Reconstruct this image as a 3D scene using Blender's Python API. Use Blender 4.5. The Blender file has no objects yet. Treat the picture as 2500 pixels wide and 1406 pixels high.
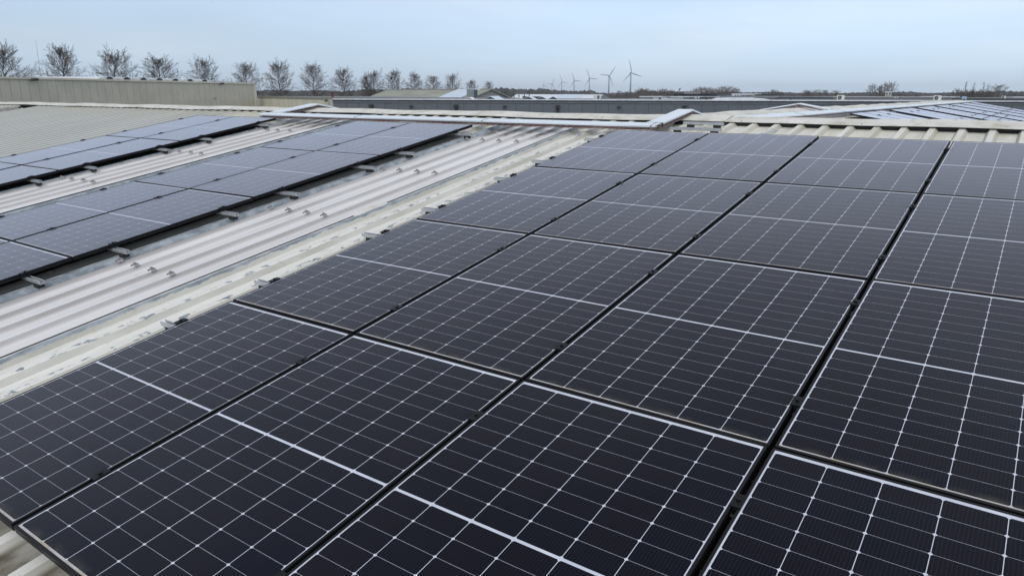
import bpy, bmesh, math, random
from mathutils import Vector, Matrix
R = math.radians
rnd = random.Random(7)
sc = bpy.context.scene
col = sc.collection

# ------------------------------------------------------------------ camera
C0 = Vector((4.12786838, -0.83816477, 1.57683036))
RIGHT = Vector((0.82105564, 0.57084138, 0.00278482))
DOWN = Vector((0.14876777, -0.20926154, -0.96647698))
FWD = Vector((-0.5511223, 0.79394567, -0.25673817))
F, CX, CY = 1755.1969, 1299.3139, 696.5628
cd = bpy.data.cameras.new('camera'); cam = bpy.data.objects.new('camera', cd); col.objects.link(cam)
up = -DOWN; bk = -FWD
cam.matrix_world = Matrix(((RIGHT.x, up.x, bk.x, C0.x), (RIGHT.y, up.y, bk.y, C0.y), (RIGHT.z, up.z, bk.z, C0.z), (0, 0, 0, 1)))
cd.sensor_width = 36; cd.lens = 36 * F / 2500
cd.shift_x = -(CX - 1250) / 2500; cd.shift_y = (CY - 703) / 2500
cd.clip_start = 0.05; cd.clip_end = 40000
sc.camera = cam

def at(px, py, depth):          # world point seen at a pixel of the 2500 px photograph, at that distance along the view axis
    return C0 + depth * (FWD + RIGHT * ((px - CX) / F) + DOWN * ((py - CY) / F))
def atz(px, py, z):
    d = FWD + RIGHT * ((px - CX) / F) + DOWN * ((py - CY) / F)
    return C0 + d * ((z - C0.z) / d.z)

# ------------------------------------------------------------------ world and sun
SUN_EL, SUN_AZ = R(38), R(150)
w = bpy.data.worlds.new('World'); sc.world = w; w.use_nodes = True
nt = w.node_tree; nt.nodes.clear()
def N(t, kind, **kw):
    n = t.nodes.new(kind)
    for k, v in kw.items(): setattr(n, k, v)
    return n
sky = N(nt, 'ShaderNodeTexSky', sky_type='NISHITA', sun_disc=False)
sky.sun_elevation = SUN_EL; sky.sun_rotation = SUN_AZ; sky.air_density = 1.0; sky.dust_density = 1.5
sk = N(nt, 'ShaderNodeVectorMath', operation='SCALE'); sk.inputs[3].default_value = 0.10
nt.links.new(sky.outputs[0], sk.inputs[0])
tc = N(nt, 'ShaderNodeTexCoord')
sep = N(nt, 'ShaderNodeSeparateXYZ'); nt.links.new(tc.outputs['Generated'], sep.inputs[0])
ramp = N(nt, 'ShaderNodeValToRGB')      # overcast veil, horizon to zenith
cr = ramp.color_ramp
cr.elements[0].position = 0.0; cr.elements[0].color = (0.64, 0.80, 0.97, 1)
cr.elements[1].position = 1.0; cr.elements[1].color = (0.50, 0.51, 0.53, 1)
for p, c in ((0.05, (0.64, 0.82, 1.02, 1)), (0.12, (0.65, 0.83, 1.07, 1)), (0.22, (0.66, 0.82, 1.06, 1)), (0.36, (0.72, 0.80, 0.98, 1)), (0.58, (0.56, 0.59, 0.66, 1)), (0.8, (0.50, 0.51, 0.54, 1))):
    e = cr.elements.new(p); e.color = c
nt.links.new(sep.outputs[2], ramp.inputs[0])
mp = N(nt, 'ShaderNodeMapping'); mp.inputs['Scale'].default_value = (1.1, 1.1, 7.0); mp.inputs['Rotation'].default_value = (R(3), R(-4), 0)
nt.links.new(tc.outputs['Generated'], mp.inputs[0])
no = N(nt, 'ShaderNodeTexNoise'); no.inputs['Scale'].default_value = 1.6; no.inputs['Detail'].default_value = 5; no.inputs['Roughness'].default_value = .5
nt.links.new(mp.outputs[0], no.inputs[0])
mr = N(nt, 'ShaderNodeMapRange'); mr.inputs[1].default_value = .3; mr.inputs[2].default_value = .7; mr.inputs[3].default_value = .91; mr.inputs[4].default_value = 1.09
nt.links.new(no.outputs[0], mr.inputs[0])
ml = N(nt, 'ShaderNodeMapRange'); ml.inputs[1].default_value = -.95; ml.inputs[2].default_value = -.45; ml.inputs[3].default_value = .84; ml.inputs[4].default_value = 1.04
nt.links.new(sep.outputs[0], ml.inputs[0])      # thinner veil to the left
mm = N(nt, 'ShaderNodeMath', operation='MULTIPLY'); nt.links.new(ml.outputs[0], mm.inputs[0]); nt.links.new(mr.outputs[0], mm.inputs[1])
wh = N(nt, 'ShaderNodeMix', data_type='RGBA'); wr = N(nt, 'ShaderNodeMapRange'); wr.inputs[1].default_value = .45; wr.inputs[2].default_value = .72; wr.inputs[4].default_value = .55
no2 = N(nt, 'ShaderNodeTexNoise'); no2.inputs['Scale'].default_value = 3.1; no2.inputs['Detail'].default_value = 6; mp2 = N(nt, 'ShaderNodeMapping'); mp2.inputs['Scale'].default_value = (.9, .9, 5.0); mp2.inputs['Location'].default_value = (3.1, 1.7, .4); mp2.inputs['Rotation'].default_value = (R(-6), R(5), 0)
nt.links.new(tc.outputs['Generated'], mp2.inputs[0]); nt.links.new(mp2.outputs[0], no2.inputs[0]); nt.links.new(no2.outputs[0], wr.inputs[0])
nt.links.new(wr.outputs[0], wh.inputs[0]); nt.links.new(ramp.outputs[0], wh.inputs[6]); wh.inputs[7].default_value = (.80, .87, .97, 1)
sc2 = N(nt, 'ShaderNodeVectorMath', operation='SCALE'); nt.links.new(wh.outputs[2], sc2.inputs[0]); nt.links.new(mm.outputs[0], sc2.inputs[3])
mx = N(nt, 'ShaderNodeMix', data_type='RGBA'); mx.inputs[0].default_value = 0.86
nt.links.new(sk.outputs[0], mx.inputs[6]); nt.links.new(sc2.outputs[0], mx.inputs[7])
dt = N(nt, 'ShaderNodeVectorMath', operation='DOT_PRODUCT'); nt.links.new(tc.outputs['Generated'], dt.inputs[0])
dt.inputs[1].default_value = (math.sin(SUN_AZ) * math.cos(SUN_EL), math.cos(SUN_AZ) * math.cos(SUN_EL), math.sin(SUN_EL))
dm = N(nt, 'ShaderNodeMapRange'); dm.inputs[1].default_value = .1; dm.inputs[2].default_value = 1.; dm.inputs[3].default_value = 1.; dm.inputs[4].default_value = 1.55
nt.links.new(dt.outputs['Value'], dm.inputs[0])      # clouds glow around the hidden sun, behind the camera
sv = N(nt, 'ShaderNodeVectorMath', operation='SCALE'); nt.links.new(mx.outputs[2], sv.inputs[0]); nt.links.new(dm.outputs[0], sv.inputs[3])
bg = N(nt, 'ShaderNodeBackground'); bg.inputs[1].default_value = 1.0
wo = N(nt, 'ShaderNodeOutputWorld')
nt.links.new(sv.outputs[0], bg.inputs[0]); nt.links.new(bg.outputs[0], wo.inputs[0])
ld = bpy.data.lights.new('sun', 'SUN'); ld.energy = 1.15; ld.angle = R(26); ld.color = (1, .92, .82)
sun = bpy.data.objects.new('sun', ld); col.objects.link(sun)
sdir = Vector((math.sin(SUN_AZ) * math.cos(SUN_EL), math.cos(SUN_AZ) * math.cos(SUN_EL), math.sin(SUN_EL)))
sun.rotation_euler = (-sdir).to_track_quat('-Z', 'Y').to_euler()
sc.view_settings.view_transform = 'Standard'; sc.view_settings.look = 'None'; sc.view_settings.exposure = 0; sc.view_settings.gamma = 1
sc.cycles.max_bounces = 8; sc.cycles.volume_bounces = 0

# ------------------------------------------------------------------ helpers
class MB:
    def __init__(s): s.v = []; s.f = []; s.mi = []
    def add(s, vs, fs, m=0):
        o = len(s.v); s.v += [tuple(x) for x in vs]; s.f += [tuple(i + o for i in f) for f in fs]; s.mi += [m] * len(fs)
    def box(s, x0, x1, y0, y1, z0, z1, m=0, b=0):
        if b:
            x, y = [x0, x0 + b, x1 - b, x1], [y0, y0 + b, y1 - b, y1]
            vs = [(x0, y0, z0), (x1, y0, z0), (x1, y1, z0), (x0, y1, z0), (x0, y0, z1 - b), (x1, y0, z1 - b), (x1, y1, z1 - b), (x0, y1, z1 - b),
                  (x[1], y[1], z1), (x[2], y[1], z1), (x[2], y[2], z1), (x[1], y[2], z1)]
            s.add(vs, [(3, 2, 1, 0), (0, 1, 5, 4), (1, 2, 6, 5), (2, 3, 7, 6), (3, 0, 4, 7), (4, 5, 9, 8), (5, 6, 10, 9), (6, 7, 11, 10), (7, 4, 8, 11), (8, 9, 10, 11)], m)
            return
        vs = [(x0, y0, z0), (x1, y0, z0), (x1, y1, z0), (x0, y1, z0), (x0, y0, z1), (x1, y0, z1), (x1, y1, z1), (x0, y1, z1)]
        s.add(vs, [(3, 2, 1, 0), (4, 5, 6, 7), (0, 1, 5, 4), (1, 2, 6, 5), (2, 3, 7, 6), (3, 0, 4, 7)], m)
    def slab(s, a, b, thick, z0, z1, m=0):          # upright slab whose outer face runs a->b (xy), thickness away from the camera
        a = Vector(a[:2]); b = Vector(b[:2]); d = (b - a).normalized(); n = Vector((-d.y, d.x)) * thick
        p = [a, b, b + n, a + n]
        vs = [(q.x, q.y, z0) for q in p] + [(q.x, q.y, z1) for q in p]
        s.add(vs, [(3, 2, 1, 0), (4, 5, 6, 7), (0, 1, 5, 4), (1, 2, 6, 5), (2, 3, 7, 6), (3, 0, 4, 7)], m)
    def tube(s, pts, rs, n=6, m=0, cap=True):
        pts = [Vector(p) for p in pts]
        if not isinstance(rs, (list, tuple)): rs = [rs] * len(pts)
        o = len(s.v); rings = []
        d0 = (pts[1] - pts[0]).normalized(); a = Vector((0, 0, 1)) if abs(d0.z) < .9 else Vector((1, 0, 0)); x = d0.cross(a).normalized()
        for i, p in enumerate(pts):
            d = (pts[min(i + 1, len(pts) - 1)] - pts[max(i - 1, 0)]).normalized()
            x = (x - d * x.dot(d)).normalized(); y = d.cross(x)
            for k in range(n):
                t = 2 * math.pi * k / n; s.v.append(tuple(p + (x * math.cos(t) + y * math.sin(t)) * rs[i]))
        for i in range(len(pts) - 1):
            for k in range(n):
                k2 = (k + 1) % n; s.f.append((o + i * n + k, o + i * n + k2, o + (i + 1) * n + k2, o + (i + 1) * n + k)); s.mi.append(m)
        if cap:
            s.f.append(tuple(o + k for k in reversed(range(n)))); s.mi.append(m)
            e = o + (len(pts) - 1) * n; s.f.append(tuple(e + k for k in range(n))); s.mi.append(m)
    def prism(s, prof, p0, p1, ax, ay, m=0):        # profile (a,b) extruded p0->p1
        p0, p1, ax, ay = Vector(p0), Vector(p1), Vector(ax), Vector(ay); n = len(prof)
        vs = [p + ax * a + ay * b for p in (p0, p1) for a, b in prof]
        s.add(vs, [(k, (k + 1) % n, n + (k + 1) % n, n + k) for k in range(n)] + [tuple(reversed(range(n))), tuple(range(n, 2 * n))], m)
    def build(s, name, mats, parent=None, smooth=False):
        me = bpy.data.meshes.new(name); me.from_pydata(s.v, [], s.f)
        if not isinstance(mats, (list, tuple)): mats = [mats]
        for m in mats: me.materials.append(m)
        if len(mats) > 1: me.polygons.foreach_set('material_index', s.mi)
        if smooth: me.polygons.foreach_set('use_smooth', [True] * len(me.polygons))
        me.update()
        o = bpy.data.objects.new(name, me); col.objects.link(o)
        if parent: o.parent = parent
        return o
def tag(o, label=None, cat=None, group=None, kind=None):
    if label: o['label'] = label
    if cat: o['category'] = cat
    if group: o['group'] = group
    if kind: o['kind'] = kind
    return o
def empty(name, label, cat, group=None, M=None):
    o = bpy.data.objects.new(name, None); col.objects.link(o); o.empty_display_size = .2
    if M is not None: o.matrix_world = M
    return tag(o, label, cat, group)
def dup(root, M, label=None, group=None):
    r = root.copy(); col.objects.link(r); r.matrix_world = M
    if label: r['label'] = label
    if group: r['group'] = group
    for ch in list(root.children):
        c = ch.copy(); col.objects.link(c); c.parent = r
        for g in list(ch.children):
            d = g.copy(); col.objects.link(d); d.parent = c
    return r
ORD = ['first', 'second', 'third', 'fourth', 'fifth', 'sixth', 'seventh', 'eighth', 'ninth', 'tenth', 'eleventh', 'twelfth', 'thirteenth', 'fourteenth', 'fifteenth', 'sixteenth', 'seventeenth']

# materials
class Mat:
    def __init__(s, name, base=(.5, .5, .5), rough=.6, metal=0, ior=1.5):
        s.m = bpy.data.materials.new(name); s.m.use_nodes = True; s.t = s.m.node_tree; s.b = s.t.nodes['Principled BSDF']
        s.b.inputs['Base Color'].default_value = (*base, 1); s.b.inputs['Roughness'].default_value = rough
        s.b.inputs['Metallic'].default_value = metal; s.b.inputs['IOR'].default_value = ior
        s._oc = None
    def L(s, a, b): s.t.links.new(a, b)
    def oc(s):
        if not s._oc: s._oc = N(s.t, 'ShaderNodeTexCoord')
        return s._oc.outputs['Object']
    def xyz(s):
        n = N(s.t, 'ShaderNodeSeparateXYZ'); s.L(s.oc(), n.inputs[0]); return n.outputs
    def m2(s, op, a, b=None, c=None):
        n = N(s.t, 'ShaderNodeMath', operation=op)
        for i, x in enumerate((a, b, c)):
            if x is None: continue
            if isinstance(x, (int, float)): n.inputs[i].default_value = x
            else: s.L(x, n.inputs[i])
        return n.outputs[0]
    def noise(s, scale, stretch=(1, 1, 1), detail=4, rough=.55):
        mp = N(s.t, 'ShaderNodeMapping'); mp.inputs['Scale'].default_value = stretch; s.L(s.oc(), mp.inputs[0])
        n = N(s.t, 'ShaderNodeTexNoise'); n.inputs['Scale'].default_value = scale; n.inputs['Detail'].default_value = detail; n.inputs['Roughness'].default_value = rough
        s.L(mp.outputs[0], n.inputs[0]); return n.outputs[0]
    def rng(s, x, a, b, c=0., d=1.):
        n = N(s.t, 'ShaderNodeMapRange'); s.L(x, n.inputs[0])
        for i, v in enumerate((a, b, c, d)): n.inputs[i + 1].default_value = v
        return n.outputs[0]
    def mix(s, f, a, b):
        n = N(s.t, 'ShaderNodeMix', data_type='RGBA')
        if isinstance(f, (int, float)): n.inputs[0].default_value = f
        else: s.L(f, n.inputs[0])
        for i, x in ((6, a), (7, b)):
            if isinstance(x, tuple): n.inputs[i].default_value = (*x, 1)
            else: s.L(x, n.inputs[i])
        return n.outputs[2]
    def setc(s, c): s.L(c, s.b.inputs['Base Color']); return s
    def bump(s, h, st=.3, dist=.01):
        n = N(s.t, 'ShaderNodeBump'); n.inputs[0].default_value = st; n.inputs[1].default_value = dist
        s.L(h, n.inputs['Height']); s.L(n.outputs[0], s.b.inputs['Normal'])
def simple(name, base, rough=.6, metal=0, var=.15, scale=3., stretch=(1, 1, 1)):
    m = Mat(name, base, rough, metal)
    n = m.noise(scale, stretch)
    m.setc(m.mix(m.rng(n, .3, .7), tuple(c * (1 - var) for c in base), tuple(min(1, c * (1 + var)) for c in base)))
    return m.m

def sheet_material(name, wing=False):
    m = Mat(name, rough=.55)
    X, Y, Z = m.xyz()
    c = m.mix(m.rng(m.noise(1.2, (1, .25, 1)), .3, .7), (.64, .635, .585), (.78, .78, .735))
    c = m.mix(m.rng(m.noise(5, (1.5, .12, 1), 5), .45, .75, 0, .55), c, (.42, .41, .34))
    c = m.mix(m.rng(m.noise(18, (1, .5, 1), 6), .58, .75, 0, .5), c, (.34, .34, .30))
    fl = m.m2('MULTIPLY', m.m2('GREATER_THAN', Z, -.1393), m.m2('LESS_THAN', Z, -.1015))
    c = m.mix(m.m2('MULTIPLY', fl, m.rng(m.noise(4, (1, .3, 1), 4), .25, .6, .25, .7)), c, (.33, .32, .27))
    if not wing:
        # colour of the farther, duller painted sheets on the left
        c = m.mix(m.rng(X, -8.4, -9.2, 0, .7), c, (.50, .515, .49))
        c = m.mix(m.m2('MULTIPLY', m.m2('MULTIPLY', fl, m.rng(X, -8.4, -9.0)), m.rng(m.noise(2, (1, .2, 1), 4), .2, .5, .6, 1)), c, (.32, .33, .31))
        # algae-tinted upper edge, brown moss on the lowest flats
        c = m.mix(m.m2('MULTIPLY', m.rng(Y, 6.8, 7.6), m.rng(m.noise(3, (1, .4, 1)), .35, .7, 0, .45)), c, (.42, .39, .24))
        moss = m.m2('MULTIPLY', m.rng(Y, .25, -.05), m.rng(Z, -.118, -.132))
        c = m.mix(m.m2('MULTIPLY', moss, m.rng(m.noise(9, (1, .6, 1), 6), .25, .6, .45, 1)), c, (.085, .068, .035))
        # dark mould with the panels' own shade painted in, under the raised panels
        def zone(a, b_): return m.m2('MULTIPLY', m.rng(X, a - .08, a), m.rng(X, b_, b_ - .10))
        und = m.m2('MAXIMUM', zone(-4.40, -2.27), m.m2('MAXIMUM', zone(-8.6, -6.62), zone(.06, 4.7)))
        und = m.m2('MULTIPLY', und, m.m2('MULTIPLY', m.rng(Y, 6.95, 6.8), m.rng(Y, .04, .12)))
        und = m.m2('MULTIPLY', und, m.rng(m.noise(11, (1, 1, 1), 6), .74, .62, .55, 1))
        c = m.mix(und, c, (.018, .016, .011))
        # bare galvanised metal where the paint flaked: on rib tops and along the sheet laps
        def band(cx, hw, lo, hi, sc, st):
            e = m.m2('ADD', m.m2('ABSOLUTE', m.m2('SUBTRACT', X, cx)), m.m2('MULTIPLY', m.m2('SUBTRACT', m.noise(9, (1, 1, 1), 3), .5), .035))
            b = m.rng(e, hw, hw - .006)
            return m.m2('MULTIPLY', b, m.rng(m.noise(sc, st, 6, .65), lo, hi))
        galv = m.mix(m.rng(m.noise(14, (1, .6, 1)), .38, .62), (.17, .20, .225), (.32, .36, .39))
        for cx, hw, lo, hi, sc_, st in ((-.30, .030, .535, .565, 12, (1.2, .9, 1)), (-.567, .028, .54, .57, 13, (1.2, .8, 1)), (-.826, .027, .2, .25, 3, (1, .3, 1)),
                                    (-2.09, .050, .28, .36, 8, (1.4, .5, 1)), (-5.10, .05, .2, .25, 3, (1, .3, 1)), (-6.51, .06, .37, .42, 4, (1, .3, 1)),
                                    (1.60, .05, .42, .5, 5, (1, .4, 1)), (-7.2, .05, .42, .5, 5, (1, .4, 1)), (-6.95, .05, .42, .5, 5, (1, .4, 1)), (-8.0, .05, .42, .5, 5, (1, .4, 1))):
            c = m.mix(band(cx, hw, lo, hi, sc_, st), c, galv)
    if wing:      # shade under the raised wing panels, painted into the sheet colour
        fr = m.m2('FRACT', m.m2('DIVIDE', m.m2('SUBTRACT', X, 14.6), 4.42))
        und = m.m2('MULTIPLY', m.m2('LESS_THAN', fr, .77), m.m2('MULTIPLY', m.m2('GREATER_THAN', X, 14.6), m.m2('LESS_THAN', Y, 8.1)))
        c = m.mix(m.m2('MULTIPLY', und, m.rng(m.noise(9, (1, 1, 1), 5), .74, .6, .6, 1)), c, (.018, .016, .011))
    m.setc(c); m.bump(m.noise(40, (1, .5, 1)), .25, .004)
    return m.m

M = {}
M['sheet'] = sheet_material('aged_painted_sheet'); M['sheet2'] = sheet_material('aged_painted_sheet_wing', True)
def cap_mat():
    m = Mat('aged_ridge_sheet', rough=.6)
    c = m.mix(m.rng(m.noise(1.5, (1, 1, 1)), .3, .7), (.54, .53, .47), (.72, .71, .66))
    c = m.mix(m.rng(m.noise(4, (1.3, 1, 1), 6), .5, .72, 0, .7), c, (.36, .33, .23))
    c = m.mix(m.rng(m.noise(22, (1, 1, 1), 6), .6, .75, 0, .5), c, (.25, .24, .2))
    m.setc(c); m.bump(m.noise(8), .4, .02); return m.m
M['cap'] = cap_mat()
def light_mat():
    m = Mat('milky_rooflight_sheet', rough=.32)
    X, Y, Z = m.xyz()
    c = m.mix(m.rng(m.noise(2, (1, .15, 1)), .3, .7), (.62, .615, .605), (.75, .745, .74))
    c = m.mix(m.m2('MULTIPLY', m.rng(Z, -.126, -.108), m.rng(m.noise(2.5, (1, .25, 1), 5), .25, .6, .45, .95)), c, (.33, .31, .30))
    c = m.mix(m.m2('MULTIPLY', m.rng(m.m2('ABSOLUTE', m.m2('ADD', Z, .1275)), .003, 0.), m.rng(m.noise(3, (1, .15, 1), 4), .4, .7, 0, .7)), c, (.40, .40, .40))
    st = m.m2('MULTIPLY', m.rng(Y, 6.68, 6.9), m.rng(Z, -.128, -.112))
    st = m.m2('MULTIPLY', st, m.rng(m.noise(14, (1, .6, 1), 5), .3, .55, .3, 1))
    c = m.mix(st, c, (.10, .09, .075))
    c = m.mix(m.rng(m.noise(26, (1, 1, 1), 5), .62, .72, 0, .4), c, (.42, .41, .38))
    m.setc(c); return m.m
M['rooflight'] = light_mat()
M['alu'] = simple('mill_aluminium', (.46, .48, .50), .4, .4, .1, 20)
M['tray'] = simple('galvanised_tray_lid', (.72, .78, .83), .45, .15, .04, 2)
M['wire'] = simple('zinc_wire', (.32, .34, .36), .5, .6)
M['black'] = simple('black_anodised', (.007, .0075, .009), .45, 0, .2, 8)
M['black'].node_tree.nodes['Principled BSDF'].inputs['IOR'].default_value = 1.28
M['rubber'] = simple('black_rubber', (.015, .015, .015), .8)
M['steel'] = simple('dull_steel', (.36, .35, .35), .5, .7, .2, 40)
M['red'] = simple('red_cable_sheath', (.17, .035, .025), .55)
M['cableblack'] = simple('black_cable_sheath', (.02, .018, .018), .5)

def cell_material(name, detail=True):
    m = Mat(name, rough=.09, ior=1.22)
    m.b.inputs['Specular Tint'].default_value = (.84, .90, 1, 1); m.b.inputs['Sheen Weight'].default_value = .95; m.b.inputs['Sheen Roughness'].default_value = .28; m.b.inputs['Sheen Tint'].default_value = (.95, .91, 1, 1)
    X, Y, Z = m.xyz()
    mul, add, sub, lt, ab = (lambda a, b: m.m2('MULTIPLY', a, b)), (lambda a, b: m.m2('ADD', a, b)), (lambda a, b: m.m2('SUBTRACT', a, b)), (lambda a, b: m.m2('LESS_THAN', a, b)), (lambda a: m.m2('ABSOLUTE', a))
    gx = m.m2('DIVIDE', sub(X, .0163), .1837); ix = m.m2('FLOOR', gx)
    fx = mul(ab(sub(m.m2('FRACT', gx), .5)), .1837)
    yy = sub(Y, .858); ay = sub(ab(yy), .0058)
    gy = m.m2('DIVIDE', ay, .0924); iy = m.m2('FLOOR', gy)
    fy = mul(ab(sub(m.m2('FRACT', gy), .5)), .0924)
    inside = mul(mul(lt(fx, .0906), lt(fy, .04578)), lt(add(fx, fy), .1300))
    inr = mul(mul(m.m2('GREATER_THAN', gx, 0.), lt(gx, 6.)), mul(m.m2('GREATER_THAN', ay, 0.), lt(gy, 9.)))
    inside = mul(inside, inr)
    oi = N(m.t, 'ShaderNodeObjectInfo')
    cmb = N(m.t, 'ShaderNodeCombineXYZ'); m.L(ix, cmb.inputs[0]); m.L(add(mul(m.m2('SIGN', yy), 20.), iy), cmb.inputs[1]); m.L(mul(oi.outputs['Random'], 91.), cmb.inputs[2])
    wn = N(m.t, 'ShaderNodeTexWhiteNoise'); m.L(cmb.outputs[0], wn.inputs[0])
    cell = m.mix(m.rng(wn.outputs[0], .25, .75), (.0005, .0016, .0062), (.0022, .0016, .0056))
    # printed fingers running along the panel
    fg = ab(sub(m.m2('FRACT', mul(gx, 15.)), .5))
    cell = m.mix(mul(m.rng(fg, .40, .47, 0, 1), .30), cell, (.030, .040, .060))
    # thin dust film, thicker along the lower edge
    dust = m.rng(m.noise(2.2, (1, .8, 1), 6), .35, .8, 0, .006)
    cell = m.mix(dust, cell, (.42, .41, .38))
    white = m.mix(m.rng(m.noise(8), .3, .7), (.47, .50, .58), (.58, .61, .68))
    edge = mul(m.rng(Y, .030, .018), m.rng(m.noise(7, (1, .2, 1), 5), .35, .6, .25, .95))
    white = m.mix(edge, white, (.36, .31, .23))
    c = m.mix(inside, white, cell)
    grime = mul(m.rng(Y, .055, .012), m.rng(m.noise(12, (1, .6, 1), 5), .4, .7, 0, .22))
    c = m.mix(grime, c, (.30, .28, .22))
    bw = m.rng(oi.outputs['Random'], 0, 1, .92, 1.10); bn = N(m.t, 'ShaderNodeVectorMath', operation='SCALE'); m.L(c, bn.inputs[0]); m.L(bw, bn.inputs[3]); c = bn.outputs[0]
    cm2 = N(m.t, 'ShaderNodeVectorMath', operation='ADD'); m.L(m.oc(), cm2.inputs[0]); cx2 = N(m.t, 'ShaderNodeCombineXYZ'); m.L(mul(oi.outputs['Random'], 37.), cx2.inputs[0]); m.L(mul(oi.outputs['Random'], 11.), cx2.inputs[1]); m.L(cx2.outputs[0], cm2.inputs[1])
    vo = N(m.t, 'ShaderNodeTexVoronoi'); vo.inputs['Scale'].default_value = 2.3; m.L(cm2.outputs[0], vo.inputs[0])
    nz = N(m.t, 'ShaderNodeTexNoise'); nz.inputs['Scale'].default_value = 60; m.L(m.oc(), nz.inputs[0])
    c = m.mix(mul(m.rng(add(vo.outputs['Distance'], mul(nz.outputs[0], .012)), .016, .012), .55), c, (.45, .45, .43))      # the odd dropping or stuck grit
    m.setc(c)
    m.L(m.rng(m.noise(3, (1, 1, 1), 5), .3, .7, .07, .15), m.b.inputs['Roughness'])
    return m.m
M['cells'] = cell_material('half_cut_cells_under_glass')

# ------------------------------------------------------------------ roof frame: u along the ridge, v up the slope, w off the slope
SL = R(9.776229867)
RM = Matrix.Rotation(SL, 4, 'X')
def roof(u, v, w=0): return RM @ Matrix.Translation((u, v, w))
VALLEY, RIBTOP = -.140, -.100
VR = 8.2                                  # ridge distance up the slope
YR, ZR = (RM @ Vector((0, VR, RIBTOP)))[1:]

# ------------------------------------------------------------------ this building
ware = empty('warehouse', 'warehouse under the camera, its pale ribbed metal roof carrying dark solar panels', 'building', M=Matrix.Translation((-8, 0, -6.5)))
def child(o, Mx): o.parent = ware; o.matrix_parent_inverse = ware.matrix_world.inverted(); o.matrix_world = Mx; return o

def profile(u0, u1, ribs):                # trapezoidal sheet outline between u0 and u1
    p = [(u0, VALLEY)]
    for r in sorted(ribs):
        if r - .065 < u0 or r + .065 > u1: continue
        p += [(r - .058, VALLEY), (r - .026, RIBTOP), (r + .026, RIBTOP), (r + .058, VALLEY)]
    p.append((u1, VALLEY)); return p
def sheet(name, prof, v0, v1, mat, Mx, nv=12, sm=False):
    b = MB(); n = len(prof)
    for j in range(nv + 1):
        v = v0 + (v1 - v0) * j / nv
        b.v += [(u, v, z) for u, z in prof]
    for j in range(nv):
        for k in range(n - 1):
            b.f.append((j * n + k, j * n + k + 1, (j + 1) * n + k + 1, (j + 1) * n + k)); b.mi.append(0)
    return child(b.build(name, mat, smooth=sm), Mx)
P = .268
ribsA = [-.30 + P * k for k in range(-2, 60)]
ribsB = [-2.115 - P * k for k in range(0, 9)] + [-4.55, -4.83, -5.10]
ribsC = [-6.51 - P * k for k in range(0, 43)]
ribsD = [-19.1 - P * k for k in range(0, 60)]
V0, V1 = -7.0, 8.12
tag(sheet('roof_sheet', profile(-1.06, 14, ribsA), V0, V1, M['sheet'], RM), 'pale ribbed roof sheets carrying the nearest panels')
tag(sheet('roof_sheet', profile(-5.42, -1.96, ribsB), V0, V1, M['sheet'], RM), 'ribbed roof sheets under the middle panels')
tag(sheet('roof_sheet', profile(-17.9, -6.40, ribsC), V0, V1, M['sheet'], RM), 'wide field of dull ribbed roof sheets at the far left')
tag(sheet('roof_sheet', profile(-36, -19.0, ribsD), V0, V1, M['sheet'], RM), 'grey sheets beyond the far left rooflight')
def rooflight(u0, u1, lab):
    prof = []; n = 64
    for k in range(n + 1):
        u = u0 + (u1 - u0) * k / n
        ph = (u - u0) / (u1 - u0) * 4 - .26
        z = -.130 + .030 * ((1 + math.cos(2 * math.pi * ph)) / 2) ** 1.7
        if k == n: z = -.121
        prof.append((u, z))
    o = sheet('rooflight', prof, V0, 7.62, M['rooflight'], RM, 24, True); tag(o, lab)
    crest = [u0 + (u1 - u0) * (q + .26) / 4 for q in range(4)]
    return o, crest
def washer_mesh():
    b = MB()
    b.prism([(-.030, -.012), (-.022, .000), (0, .006), (.022, .000), (.030, -.012), (.026, -.014), (.018, -.003), (0, .002), (-.018, -.003), (-.026, -.014)], (0, -.021, 0), (0, .021, 0), (1, 0, 0), (0, 0, 1))
    b.tube([(0, 0, .004), (0, 0, .017)], .0085, 6); b.tube([(0, 0, .006), (0, 0, .009)], .014, 10)
    return b
wash0 = None
for (u0, u1, lab) in ((-1.99, -.948, 'milky wavy rooflight strip between the near and middle panels'), (-6.42, -5.30, 'milky wavy rooflight strip between the middle and far panels'), (-19.02, -17.88, 'narrow white rooflight strip at the far left')):
    o, crest = rooflight(u0, u1, lab)
    if u0 < -10: continue
    for v in (.44, 1.955, 3.465, 4.97, 6.475):
        for cu in crest:
            if wash0 is None: wsh = wash0 = washer_mesh().build('saddle_washer', M['steel'])
            else: wsh = wash0.copy(); col.objects.link(wsh)
            wsh.parent = o; wsh.location = (cu + rnd.uniform(-.006, .006), v + rnd.uniform(-.012, .012), -.076)
            wsh.rotation_euler = (0, 0, rnd.uniform(-.12, .12))
# thin lap line beside the first rooflight
b = MB(); r_s = random.Random(3); n_ = 9
for i in range(n_ + 1):
    v = 3.62 + .42 * i / n_; hgt = .022 * math.sin(math.pi * (i + .5) / (n_ + 1)) + r_s.uniform(0, .006); wd = .035 + r_s.uniform(0, .02)
    b.v += [(-.93 - wd, v, -.126), (-.93 - wd * .4, v, -.124 + hgt), (-.93 + wd * .5, v, -.126 + hgt), (-.93 + wd, v, -.138)]
for i in range(n_):
    for k in range(3): b.f.append((i * 4 + k, i * 4 + k + 1, i * 4 + k + 5, i * 4 + k + 4)); b.mi.append(0)
child(b.build('sealant_patch', M['cap']), RM)
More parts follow.
